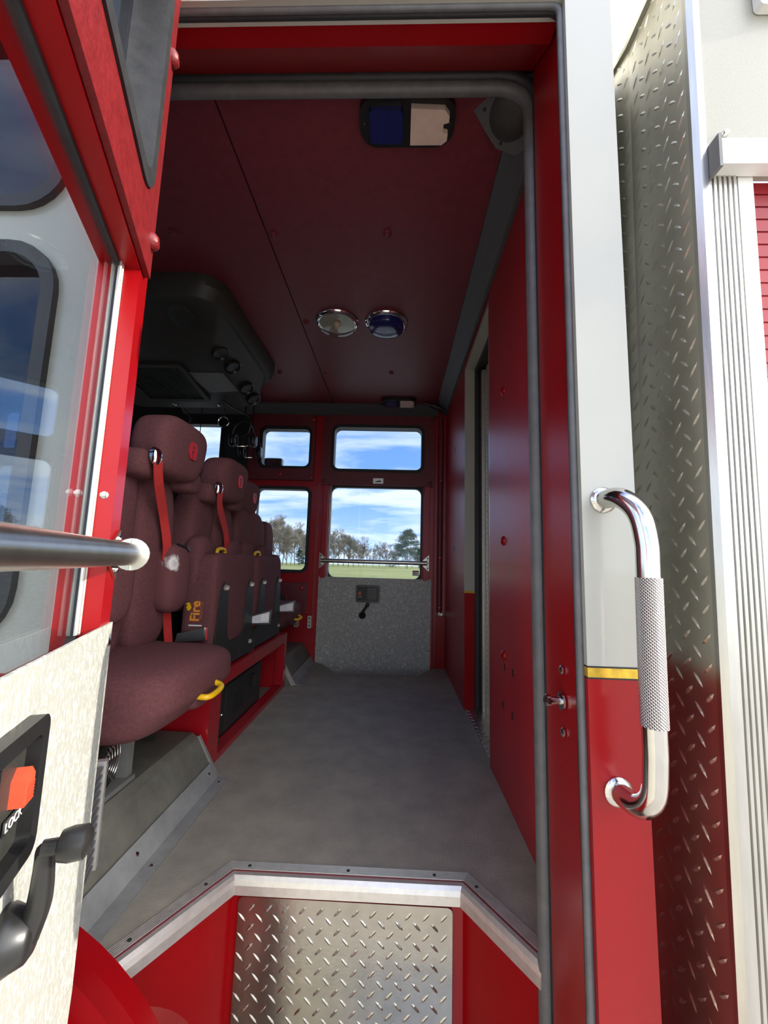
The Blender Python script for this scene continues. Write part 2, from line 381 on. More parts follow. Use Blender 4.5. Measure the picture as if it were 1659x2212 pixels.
# painted jambs of the passage, white over a gold line over red
for nm, z0, z1, m in (('white_jamb', 0.612, 1.888, WHITE), ('gold_line', 0.600, 0.612, GOLD), ('red_jamb', 0.0, 0.600, RED)):
    bm = new(); box(bm, 0.3705, 0.425, 2.246, 2.2615, z0, z1); obj(nm, bm, m, wr)
    bm = new(); box(bm, 0.3705, 0.425, 1.6405, 1.652, z0, z1); obj(nm, bm, m, wr)
bm = new(); box(bm, 0.3725, 0.425, 1.652, 2.246, 1.870, 1.8875); obj('white_jamb', bm, WHITE, wr)
bm = new()
box(bm, 0.425, 0.445, 2.225, 2.262, 0.0, 1.888); box(bm, 0.425, 0.445, 1.64, 1.665, 0.0, 1.888); box(bm, 0.425, 0.445, 1.665, 2.225, 1.845, 1.888)
obj('passage_seal', bm, BLACKR, wr, bevel=0.004)
for yy in ((2.2625, 2.34), (1.58, 1.6395)):
    bm = new(); box(bm, 0.4405, 0.489, yy[0], yy[1], -0.02, 1.95); obj('passage_side', bm, BLACKM, wr)
bm = new(); box(bm, 0.4455, 0.489, 1.6405, 2.2615, 1.86, 1.95); obj('passage_side', bm, BLACKM, wr)
for nm, z0, z1, m in (('outer_white_skin', 0.585, 2.0, WHITE), ('outer_red_skin', -0.55, 0.585, RED)):
    for y0, y1 in ((0.805, 1.575), (2.345, 3.2)):
        bm = new(); box(bm, 0.4405, 0.446, y0, y1, z0, z1); obj(nm, bm, m, wr)
bm = new(); box(bm, 0.375, 0.52, 1.645, 2.258, -0.02, 0.012); obj('tread_threshold', bm, TREADW, wr)
# slots and screws in the panels
for (y, z) in ((1.425, 0.412), (1.33, 0.418), (1.45, 0.285), (1.34, 0.287)):
    bm = new(); prism(bm, rrect(y-0.0055, y+0.0055, z-0.012, z+0.012, 0.005, 3), 0.3688, 0.3705, Frame((0, 0, 0), (0, 1, 0), (1, 0, 0), (0, 0, 1)))
    obj('slot', bm, BLACKL, wr)
for (y, z) in ((2.62, 1.50), (2.63, 0.85)):
    bm = new(); prism(bm, rrect(y-0.008, y+0.008, z-0.022, z+0.022, 0.0075, 3), 0.3688, 0.3705, Frame((0, 0, 0), (0, 1, 0), (1, 0, 0), (0, 0, 1)))
    obj('slot', bm, BLACKL, wr)
for (y, z) in ((1.407, 1.369), (1.425, 0.833), (1.432, 0.449)):
    bm = new(); lathe(bm, [(0.017, 0), (0.015, 0.005), (0.008, 0.010), (0, 0.011)], (0.37, y, z), (-1, 0, 0), 16); obj('capped_screw', bm, RED, wr, smooth=True)
# sliding door behind the passage
d3 = thing('door_3', (0.47, 1.95, 0.0), 'grey metal passage door with a perforated hinge strip', 'door', kind='structure')
bm = new(); box(bm, 0.49, 0.52, 1.58, 2.34, -0.02, 1.95); obj('door_leaf', bm, GREYD, d3)
bm = new(); box(bm, 0.455, 0.49, 2.19, 2.222, 0.012, 1.845); obj('door_edge', bm, ALUS, d3, bevel=0.006)
bm = new(); box(bm, 0.472, 0.49, 2.13, 2.165, 0.012, 1.845); obj('hinge_strip', bm, ALUS, d3, bevel=0.004)
bm = new()
for i in range(60):
    lathe(bm, [(0.0035, 0), (0.0035, 0.002), (0, 0.003)], (0.472, 2.147, 0.06+i*0.0295), (-1, 0, 0), 6)
tag(obj('rivet_row', bm, STEEL, d3), kind='stuff')

# corner mouldings of the ceiling (right and far)
t1 = thing('trim_1', (0.33, 2.0, 1.93), 'grey chamfered moulding between ceiling and rear wall', 'moulding', kind='structure')
bm = new(); prism(bm, [(0.285, 1.9795), (0.3695, 1.9795), (0.3695, 1.915), (0.355, 1.915), (0.285, 1.966)], 0.90, 3.10); obj('moulding_strip', bm, MOULD, t1, bevel=0.004)
t2 = thing('trim_2', (-0.6, 3.08, 1.93), 'dark grey chamfered moulding along the top of the far wall', 'moulding', kind='structure')
fx = Frame((0, 0, 0), (0, 1, 0), (1, 0, 0), (0, 0, 1))
bm = new(); prism(bm, [(3.035, 1.9795), (3.129, 1.9795), (3.129, 1.905), (3.11, 1.905), (3.035, 1.965)], -1.75, 0.30, fx); obj('moulding_strip', bm, MOULD, t2, bevel=0.004)

# far wall with windows
FY = 3.13
wf = thing('wall_far', (-1.0, 3.2, 0), 'far cab side wall of red painted metal with maroon vinyl covers', 'wall', kind='structure')
ff = Frame((0, FY, 0))
def cell(bm, a0, a1, c0, c1, hole, r, n0, n1, fr):
    ring(bm, rrect(a0, a1, c0, c1, 0.0005, 5), rrect(*hole, r, 5), n0, n1, fr)
FWIN = [((-1.10, -0.70, 1.478, 1.802), 0.05), ((-1.12, -0.688, 0.668, 1.315), 0.05)]
bm = new()
cell(bm, -1.20, -0.62, 1.38, 1.99, FWIN[0][0], 0.05, 0, 0.05, ff)
cell(bm, -1.20, -0.62, 0.50, 1.38, FWIN[1][0], 0.05, 0, 0.05, ff)
box(bm, -1.20, -0.62, 0, 0.05, -0.4, 0.50, ff)
obj('red_wall_panel', bm, REDIN, wf)
bm = new(); box(bm, 0.2725, 0.30, 0.012, 0.05, -0.45, 1.93, ff); obj('door_seal', bm, BLACKR, wf)
bm = new(); box(bm, 0.285, 0.44, 0, 0.05, -0.6, 1.99, ff); box(bm, -0.62, 0.285, 0, 0.05, 1.915, 1.99, ff); obj('door_jamb', bm, REDIN, wf)
bm = new()
W3 = [(-1.80, -1.42, 1.45, 1.83), (-1.80, -1.42, 0.66, 1.33)]
cell(bm, -2.0, -1.20, 1.38, 1.99, W3[0], 0.05, 0, 0.05, ff); cell(bm, -2.0, -1.20, 0.50, 1.38, W3[1], 0.05, 0, 0.05, ff)
W4 = [(-3.3, -2.62, 1.58, 1.93), (-3.3, -2.60, 0.86, 1.47)]
cell(bm, -3.5, -2.0, 1.52, 1.99, W4[0], 0.06, 0, 0.05, ff); cell(bm, -3.5, -2.0, 0.50, 1.52, W4[1], 0.06, 0, 0.05, ff)
box(bm, -3.5, -1.20, 0, 0.05, -0.4, 0.50, ff)
obj('front_wall_panel', bm, BLACKM, wf)
# vinyl cover round the upper fixed window, pillar strip, ledge
bm = new(); cell(bm, -1.19, -0.665, 1.375, 1.905, (-1.115, -0.69, 1.465, 1.815), 0.055, -0.03, -0.001, ff); obj('vinyl_cover', bm, MAROON, wf, bevel=0.004)
for (x, z) in ((-0.685, 1.40), (-0.93, 1.42), (-0.685, 1.87)): bolt('cover_screw', ff(x, -0.03, z), (0, -1, 0), 0.014, 0.008, REDIN, wf)
bm = new(); box(bm, -0.665, -0.622, -0.025, 0, 0.35, 1.36, ff); obj('pillar_strip', bm, REDIN, wf, bevel=0.006)
bm = new(); box(bm, -1.12, -0.665, -0.03, -0.001, 0.36, 0.585, ff); obj('lower_pad', bm, MAROON, wf, bevel=0.008)
bolt('cover_screw', ff(-0.71, -0.03, 0.545), (0, -1, 0), 0.016, 0.008, REDIN, wf)
# padded corner strip beside the far door
bm = new(); tube(bm, [(0.326, 3.105, 0.40), (0.326, 3.105, 1.90)], 0.021, 12); obj('corner_strip', bm, MAROON, wf, smooth=True)
for z in (1.39, 0.80, 0.435): bolt('strip_screw', (0.326, 3.085, z), (0, -1, 0), 0.013, 0.010, REDIN, wf)
bm = new(); lathe(bm, [(0.020, 0), (0.022, 0.004), (0.014, 0.006), (0.016, 0.02), (0.010, 0.026), (0, 0.027)], (0.342, 3.11, 0.385), (0, -1, 0), 16); obj('bumper_screw', bm, ALUS, wf, smooth=True)
bm = new(); box(bm, 0.30, 0.368, 3.09, 3.129, -0.03, 0.37); obj('red_corner_post', bm, RED, wf, bevel=0.006)

def window(name, hole, r, y, label, glassm, n=-1):
    t = thing(name, ((hole[0]+hole[1])/2, y, hole[2]), label, 'window', kind='structure')
    a0, a1, c0, c1 = hole; fr = Frame((0, y, 0))
    bm = new(); ring(bm, rrect(a0-0.012, a1+0.012, c0-0.012, c1+0.012, r+0.012, 6), rrect(a0+0.012, a1-0.012, c0+0.012, c1-0.012, r-0.01, 6), -0.012, 0.062, fr); obj('rubber_gasket', bm, BLACKR, t, bevel=0.003)
    bm = new(); prism(bm, rrect(a0+0.005, a1-0.005, c0+0.005, c1-0.005, r-0.004, 6), 0.022, 0.027, fr); obj('pane', bm, glassm, t)
    return t
window('window_1', FWIN[0][0], 0.05, FY, 'small upper fixed window beside the far door', GLASS)
window('window_2', FWIN[1][0], 0.05, FY, 'tall lower fixed window beside the far door behind the seats', GLASS)
window('window_3', W3[0], 0.05, FY, 'small upper window seen past the seat headrests', GLASS)
window('window_4', W3[1], 0.05, FY, 'lower front side window behind the seat backs', GLASS)
window('window_5', W4[0], 0.06, FY, 'upper front cab window seen through the open door glass', GLASS)
window('window_6', W4[1], 0.06, FY, 'lower front cab window seen through the open door glass', GLASS)

# left end of the cab: windscreen frame
wl = thing('wall_left', (-3.5, 2.0, 0), 'dark front end wall of the cab with windscreen', 'wall', kind='structure')
fl2 = Frame((-3.5, 0, 0), (0, 1, 0), (-1, 0, 0), (0, 0, 1))
bm = new(); cell(bm, 0.68, 3.2, -0.4, 2.0, (0.85, 3.05, 0.75, 1.85), 0.08, 0, 0.05, fl2); obj('front_panel', bm, BLACKM, wl)
bm = new(); prism(bm, rrect(0.85, 3.05, 0.75, 1.85, 0.08, 6), 0.02, 0.026, fl2); obj('windscreen', bm, TINT, wl)
# engine cover behind the seats
bm = new(); pillow(bm, (-1.60, 1.95, 0.40), (1.0, 1.05, 0.80), 0.3, 10)
tag(obj('engine_cover', bm, BLACKM, None, smooth='all', origin=(-1.60, 1.95, 0)), 'black moulded engine cover behind the row of seats', 'engine cover')

# near side wall: outside skin
wn = thing('wall_near', (0.34, 0.67, 0), 'near cab side skin, white over a gold stripe over red', 'wall', kind='structure')
for nm, z0, z1, m in (('white_skin', 0.5945, 2.06, WHITE), ('black_line', 0.592, 0.5945, BLACKL), ('gold_stripe', 0.578, 0.592, GOLD), ('black_line', 0.5755, 0.578, BLACKL), ('red_skin', -0.55, 0.5755, RED)):
    bm = new(); y0 = 0.66 if 'skin' in nm else 0.6592
    box(bm, 0.297, 0.382, y0, 0.70, z0, z1); obj(nm, bm, m, wn, bevel=0.004 if 'skin' in nm else 0)
bm = new(); box(bm, -0.62, 0.297, 0.66, 0.70, 1.838, 2.06); obj('white_skin', bm, WHITE, wn, bevel=0.004)
FD = [(-1.30, -0.640, 1.385, 1.80), (-1.30, -0.632, 0.60, 1.293)]
fn_ = Frame((0, 0.66, 0))
bm = new(); cell(bm, -1.5, -0.545, 1.34, 1.838, FD[0], 0.075, 0, 0.03, fn_); cell(bm, -1.5, -0.545, 0.55, 1.34, FD[1], 0.085, 0, 0.03, fn_)
box(bm, -3.55, -1.5, 0, 0.03, 0.55, 2.06, fn_); box(bm, -1.5, -0.62, 0, 0.03, 1.838, 2.06, fn_); obj('white_front_skin', bm, WHITE, wn)
bm = new(); box(bm, -3.55, -0.9, 0, 0.03, -0.6, 0.55, fn_); box(bm, -0.9, -0.545, 0, 0.03, 0.13, 0.55, fn_); obj('red_front_skin', bm, RED, wn)
window('window_7', FD[0], 0.075, 0.66, 'upper dark front door window with thick black gasket', TINT)
window('window_8', FD[1], 0.085, 0.66, 'lower dark front door window with thick black gasket', TINT)

for nm, z0, z1, m in (('return_skin_white', 0.585, 2.0, WHITE), ('return_skin_red', -0.55, 0.585, RED)):
    bm = new(); box(bm, 0.3705, 0.400, 0.7005, 0.803, z0, z1); obj(nm, bm, m, wn)
    bm = new(); box(bm, 0.3705, 0.440, 0.8035, 0.8590, z0, z1); obj(nm, bm, m, wn)
# door opening: jambs, sloped head, seals
dj = thing('trim_3', (0.30, 0.78, -0.5), 'red painted door jamb and head around the near opening', 'door frame', kind='structure')
bm = new(); box(bm, 0.304, 0.3695, 0.70, 0.856, -0.55, 1.97); obj('jamb', bm, RED, dj, bevel=0.006)
bm = new(); prism(bm, [(0.702, 1.846), (0.745, 1.852), (0.858, 1.945), (0.858, 1.978), (0.702, 1.978)], -0.62, 0.301, fx); obj('head', bm, RED, dj, bevel=0.004)
bm = new(); box(bm, -0.70, -0.61, 0.70, 0.858, 0.06, 1.84); obj('hinge_jamb', bm, RED, dj, bevel=0.006)
for z in (0.561, 0.455): bolt('jamb_screw', (0.302, 0.772, z), (-1, 0, 0), 0.008, 0.004, STEEL, dj)
t4 = thing('trim_4', (0.305, 0.87, -0.5), 'grey rubber bulb seal along the inner edge of the near opening', 'door seal', kind='structure')
def opening_path(xr, xl, zt, r, y, zb, n=8):
    p = [(xr, y, zb), (xr, y, 0.5), (xr, y, 1.2), (xr, y, zt-r)]
    for i in range(1, n+1):
        t = PI/2*i/n; p.append((xr-r+r*math.cos(t), y, zt-r+r*math.sin(t)))
    p += [(0.0, y, zt), (xl, y, zt)]
    return p
bm = new(); tube(bm, opening_path(0.303, -0.62, 1.928, 0.075, 0.882, -0.5), 0.0165, 12); obj('bulb_seal', bm, GREYR, t4, smooth=True)
bm = new(); tube(bm, opening_path(0.316, -0.62, 1.946, 0.085, 0.868, -0.5), 0.013, 10); obj('seal_lip', bm, BLACKR, t4, smooth=True)
t5 = thing('trim_5', (0.295, 0.68, -0.5), 'black rubber weatherstrip round the outside edge of the near opening', 'weatherstrip', kind='structure')
bm = new(); tube(bm, opening_path(0.2935, -0.62, 1.838, 0.02, 0.676, -0.55, 5), 0.0065, 10); obj('weatherstrip', bm, GREYR, t5, smooth=True)
bm = new(); tube(bm, opening_path(0.2985, -0.62, 1.843, 0.02, 0.688, -0.55, 5), 0.0075, 10); obj('inner_strip', bm, BLACKR, t5, smooth=True)

# step well below the near door
sw = thing('step_well', (-0.1, 1.07, -0.6), 'red painted step well under the near door sill', 'step well', kind='structure')
bm = new()
wpath = [(-0.535, 0.80)]+NW[1:3]+[(0.36, 0.80)]
sweep(bm, wpath, [(0.0, -0.034), (0.02, -0.034), (0.02, -0.75), (0.0, -0.75)], 1)
obj('well_wall', bm, RED, sw)
bm = new(); box(bm, -0.55, 0.38, 0.70, 1.09, -0.50, -0.47); obj('step_tread', bm, TREAD, sw)
# wheel arch in the front lower corner
bm = new(); AX, AZ = -0.80, -0.36
def arc(r, a0, a1, n=20): return [(AX+r*math.cos(math.radians(a0+(a1-a0)*i/n)), AZ+r*math.sin(math.radians(a0+(a1-a0)*i/n))) for i in range(n+1)]
prism(bm, arc(0.40, -25, 54)+arc(0.37, 54, -25), 0.80, 1.06); obj('wheel_arch', bm, RED, sw, smooth=True)
bm = new(); prism(bm, arc(0.510, -25, 75)+arc(0.455, 75, -25), 0.765, 0.80); obj('arch_flange', bm, RED, sw, smooth=True, bevel=0.005)
bm = new(); prism(bm, arc(0.475, -25, 75)+arc(0.42, 75, -25), 0.665, 0.765); obj('arch_lip', bm, RED, sw, smooth=True)
bm = new(); box(bm, -0.75, 0.44, 2.84, 3.30, -0.52, -0.47); obj('far_step', bm, TREAD, sw)
bm = new(); sweep(bm, [(0.37, 3.24), (0.17, 2.885), (-0.395, 2.862), (-0.60, 3.24)], [(0.0, -0.036), (0.02, -0.036), (0.02, -0.52), (0.0, -0.52)], 1); obj('far_well_wall', bm, RED, sw)
bm = new(); box(bm, -0.75, 0.44, 3.20, 3.24, -0.55, 0.1); obj('far_sill', bm, RED, sw)
# diamond tread riser
def lugs(bm, a0, a1, c0, c1, fr, n, pitch=0.041, ln=0.026, wd_=0.0062, h=0.0016, ang=45):
    ia = int((a1-a0)/pitch)+2; ic = int((c1-c0)/pitch)+2
    for i in range(-1, ia):
        for j in range(-1, ic):
            for s in (0, 1):
                a = a0+(i+0.5*s)*pitch+0.01; c = c0+(j+0.5*s)*pitch+0.01
                if not (a0+0.006 < a < a1-0.006 and c0+0.008 < c < c1-0.008): continue
                t = math.radians(90-ang if s else 90+ang); ca, sa = math.cos(t), math.sin(t)
                pts = []
                for (l, w) in ((-.5, 0), (-.22, -.5), (.22, -.5), (.5, 0), (.22, .5), (-.22, .5)):
                    x, y = l*ln, w*wd_; pts.append(bm.verts.new(fr(a+x*ca-y*sa, n, c+x*sa+y*ca)))
                top = [bm.verts.new(fr(a+l*ln*ca, n+h, c+l*ln*sa)) for l in (-.20, .20)]
                bm.faces.new((pts[1], pts[2], top[1], top[0])); bm.faces.new((pts[4], pts[5], top[0], top[1]))
                bm.faces.new((pts[0], pts[1], top[0])); bm.faces.new((pts[5], pts[0], top[0])); bm.faces.new((pts[2], pts[3], top[1])); bm.faces.new((pts[3], pts[4], top[1]))
bm = new(); lugs(bm, 1.65, 2.255, 0.376, 0.43, Frame((0, 0, 0.012), (0, 1, 0), (0, 0, 1), (1, 0, 0)), 0.0); tag(obj('threshold_lugs', bm, TREADW, wr), kind='stuff')
fr_r = Frame((0, 1.0615, 0), (1, 0, 0), (0, -1, 0), (0, 0, 1))
rp = thing('riser_plate', (-0.1, 1.06, -0.47), 'bright aluminium diamond tread plate on the step riser', 'tread plate')
bm = new(); prism(bm, rrect(-0.352, 0.150, -0.468, -0.046, 0.012, 3), 0.0, 0.003, fr_r); obj('sheet', bm, TREAD, rp)
bm = new(); lugs(bm, -0.352, 0.150, -0.468, -0.046, fr_r, 0.003); tag(obj('raised_lugs', bm, TREAD, rp), kind='stuff')

# sill nosing in three mitred pieces
t6 = thing('trim_6', (-0.1, 1.06, 0), 'ribbed aluminium nosing along the near sill edge in three mitred pieces', 'sill trim', kind='structure')
prof_rib = [(0.004, 0.0)]
for i in range(6):
    o0 = 0.005+i*0.0046; prof_rib += [(o0, 0.0055), (o0+0.0023, 0.0055), (o0+0.003, 0.0035), (o0+0.0042, 0.0035)]
prof_rib += [(0.033, 0.0005)]
prof_nose = [(0.0, 0.003), (-0.008, 0.0015), (-0.014, -0.006), (-0.017, -0.016), (-0.0175, -0.036), (0.0, -0.036)]
prof_ins = [(0.0045, 0.0002), (0.0045, 0.0040), (0.0, 0.0042), (0.0, 0.0002)]
def seg_sweep(name, i, prof, m, par):
    """one leg of the sill path with mitred ends"""
    bm = new(); P = [Vector(p) for p in NW]; d = [(P[k+1]-P[k]).normalized() for k in range(3)]
    nn = [Vector((-q.y, q.x)) for q in d]; rings = []
    for k in (i, i+1):
        a = nn[k-1] if 0 < k < 3 and k > 0 else nn[min(k, 2)]; b = nn[k] if k < 3 else nn[2]
        if k == 0: a = b
        mt = (a+b); mt = mt/mt.dot(nn[i])
        rings.append([bm.verts.new((P[k].x+mt.x*o, P[k].y+mt.y*o, z)) for o, z in prof])
    q = len(prof)
    for j in range(q): bm.faces.new((rings[0][j], rings[0][(j+1) % q], rings[1][(j+1) % q], rings[1][j]))
    bm.faces.new(rings[0][::-1]); bm.faces.new(rings[1]); obj(name, bm, m, par)
for i in range(3):
    seg_sweep('ribbed_strip', i, prof_rib, ALUS, t6); seg_sweep('nosing', i, prof_nose, ALUS, t6); seg_sweep('vinyl_insert', i, prof_ins, MAROON, t6)
def along(p, q, t): return (p[0]+(q[0]-p[0])*t, p[1]+(q[1]-p[1])*t)
for a, b, ts in ((NW[0], NW[1], (0.20, 0.78)), (NW[1], NW[2], (0.06, 0.5, 0.88)), (NW[2], NW[3], (0.12,))):
    n = Vector((-(b[1]-a[1]), b[0]-a[0])).normalized()
    for t in ts:
        p = along(a, b, t); bolt('trim_screw', (p[0]+n.x*0.017, p[1]+n.y*0.017, 0.0045), (0, 0, 1), 0.0045, 0.002, BLACKM, t6, 8)

# ================================================================== kick panels, angle trim, seat riser
def kick(y0, y1, label, kind_n, far):
    t = thing(kind_n, (-0.66, (y0+y1)/2, 0), label, 'kick panel', kind='structure')
    fr = Frame((0, 0, 0))
    bm = new(); prism(bm, [(-0.596, 0.0), (-0.668, 0.128), (-0.69, 0.145), (-1.0, 0.15), (-1.0, 0.0)], y0, y1); obj('mat_covered_panel', bm, KICK, t, bevel=0.006)
    ye = y0 if far else y1
    bm = new(); ya, yb = (ye-0.012, ye) if far else (ye, ye+0.012)
    prism(bm, [(-0.590, 0.004), (-0.666, 0.134), (-0.690, 0.126), (-0.616, 0.0)], ya, yb); obj('end_trim', bm, ALUS, t, bevel=0.002)
    # angle trim on the floor line
    bm = new(); sgn = 1
    prism(bm, [(-0.555, 0.0005), (-0.553, 0.004), (-0.590, 0.006), (-0.617, 0.052), (-0.621, 0.050), (-0.594, 0.0005)], y0+(0.0 if far else 0.0), y1-(0.0 if far else 0.0)); obj('angle_trim', bm, ANGLE, t)
    for y in ((y0+0.25, y1-0.03) if not far else (y0+0.03,)):
        bolt('trim_screw', (-0.572, y, 0.005), (0, 0, 1), 0.006, 0.003, STEEL, t, 8)
        bolt('trim_screw', (-0.606, y-0.005, 0.032), (0.86, 0, 0.5), 0.006, 0.003, STEEL, t, 8)
kick(0.815, 1.475, 'sloped kick panel covered in dark ribbed matting under the first seat', 'trim_7', False)
kick(2.56, 3.12, 'sloped kick panel covered in dark ribbed matting under the last seat', 'trim_8', True)

rz = thing('seat_riser', (-0.75, 2.03, 0), 'red steel seat riser frame with an open front bay', 'seat riser')
XR = -0.65
fr_x = Frame((XR, 0, 0), (0, 1, 0), (-1, 0, 0), (0, 0, 1))
bm = new(); ring(bm, rrect(1.505, 2.525, 0.0, 0.315, 0.004, 2), rrect(1.60, 2.48, 0.022, 0.262, 0.012, 2), 0.0, 0.05, fr_x); obj('front_frame', bm, REDIN, rz, bevel=0.004)
bm = new(); box(bm, -1.0, XR-0.05, 1.505, 1.53, 0, 0.315); obj('end_plate', bm, REDIN, rz)
bm = new(); box(bm, -1.0, XR-0.05, 2.50, 2.525, 0, 0.315); obj('end_plate', bm, REDIN, rz)
bm = new(); box(bm, -1.0, XR-0.05, 1.53, 2.50, 0.285, 0.315); obj('top_plate', bm, BLACKM, rz)
bm = new(); box(bm, -1.0, -0.97, 1.53, 2.50, 0.0, 0.285); obj('back_plate', bm, REDIN, rz)
# black electronics box inside the riser
eb = thing('battery_box', (-0.76, 1.95, 0.01), 'black steel box with latch standing inside the red seat riser', 'equipment box')
bm = new(); box(bm, -0.95, -0.705, 1.63, 2.22, 0.012, 0.225); obj('box_body', bm, BLACKM, eb, bevel=0.006)
bm = new(); box(bm, -0.706, -0.699, 1.78, 2.215, 0.03, 0.215); obj('front_cover', bm, BLACKM, eb, bevel=0.003)
bm = new(); box(bm, -0.70, -0.688, 2.06, 2.10, 0.13, 0.185); obj('latch', bm, BLACKP, eb, bevel=0.004)
bm = new()
for i in range(6):
    for j in range(7): box(bm, -0.6995, -0.6975, 1.86+j*0.018, 1.87+j*0.018, 0.075+i*0.014, 0.082+i*0.014)
tag(obj('vent_slots', bm, BLACKL, eb), kind='stuff')
for (y, z) in ((1.66, 0.11), (1.715, 0.113), (1.74, 0.11)): bolt('cable_gland', (-0.705, y, z), (1, 0, 0), 0.008, 0.01, STEEL, eb)
bm = new(); box(bm, -0.70, -0.675, 1.625, 1.675, 0.012, 0.05); obj('mounting_foot', bm, BLACKM, eb, bevel=0.002)
# heater with fan below the first seat
ht = thing('heater_fan', (-0.74, 1.06, 0.15), 'round wire fan guard of the heater under the first seat', 'heater')
bm = new(); box(bm, -0.76, -0.725, 0.99, 1.13, 0.152, 0.285); obj('heater_case', bm, BLACKM, ht, bevel=0.004)
bm = new(); box(bm, -0.73, -0.70, 1.135, 1.16, 0.15, 0.285); obj('mounting_bracket', bm, GREYD, ht)
bm = new(); box(bm, -0.73, -0.69, 0.88, 1.16, 0.150, 0.162); obj('mounting_bracket', bm, GREYD, ht)
for r in (0.02, 0.03, 0.04, 0.05, 0.06, 0.07):
    bm = new(); tube(bm, [(-0.715, 1.055+r*math.cos(t*PI/14), 0.228+r*math.sin(t*PI/14)) for t in range(29)], 0.0017, 6); obj('guard_ring', bm, STEEL, ht, smooth=True)
for a in (0.7, 2.27, 3.84, 5.41):
    bm = new(); tube(bm, [(-0.713, 1.055+0.015*math.cos(a), 0.228+0.015*math.sin(a)), (-0.713, 1.055+0.075*math.cos(a), 0.228+0.075*math.sin(a))], 0.0017, 6); obj('guard_spoke', bm, STEEL, ht)

# ================================================================== seats
def emblem(name, p, size, parent):
    """horseshoe-like R badge facing +X at p"""
    fr = Frame(p, (0, 1, 0), (1, 0, 0), (0, 0, 1)); s = size/2
    out = [(-0.45, -1.0), (-0.78, -0.35), (-0.82, 0.35), (-0.45, 0.9), (0.15, 1.0), (0.62, 0.75), (0.82, 0.3), (0.78, -0.3), (0.55, -1.0)]
    inn = [(-0.05, -1.0), (-0.22, -0.35), (-0.25, 0.25), (-0.15, 0.48), (0.08, 0.52), (0.25, 0.42), (0.32, 0.2), (0.28, -0.2), (0.12, -1.0)]
    bm = new(); O = [(a*s, c*s) for a, c in out]; I = [(a*s, c*s) for a, c in inn]
    for i in range(len(O)-1):
        q = [O[i], O[i+1], I[i+1], I[i]]
        A = [bm.verts.new(fr(a, 0, c)) for a, c in q]; B = [bm.verts.new(fr(a, 0.004, c)) for a, c in q]
        for k in range(4): bm.faces.new((A[k], A[(k+1) % 4], B[(k+1) % 4], B[k]))
        bm.faces.new(B); bm.faces.new(A[::-1])
    prism(bm, [(-0.2*s, -0.02*s), (0.3*s, -0.12*s), (0.3*s, 0.06*s), (-0.2*s, 0.12*s)], 0, 0.004, fr)
    return obj(name, bm, EMBLEM, parent)
def ribbon(bm, pts, w, wv, th=0.0025):
    """flat webbing along pts; wv = width direction"""
    P = smooth_path(pts, 6); wv = Vector(wv).normalized(); rings = []
    for i, p in enumerate(P):
        t = (P[min(i+1, len(P)-1)]-P[max(i-1, 0)]).normalized(); ww = (wv-t*wv.dot(t)).normalized(); n = t.cross(ww)
        rings.append([bm.verts.new(p+ww*w/2*a+n*th/2*b) for a, b in ((-1, -1), (1, -1), (1, 1), (-1, 1))])
    for a, b in zip(rings, rings[1:]):
        for k in range(4): bm.faces.new((a[k], a[(k+1) % 4], b[(k+1) % 4], b[k]))
    bm.faces.new(rings[0][::-1]); bm.faces.new(rings[-1])
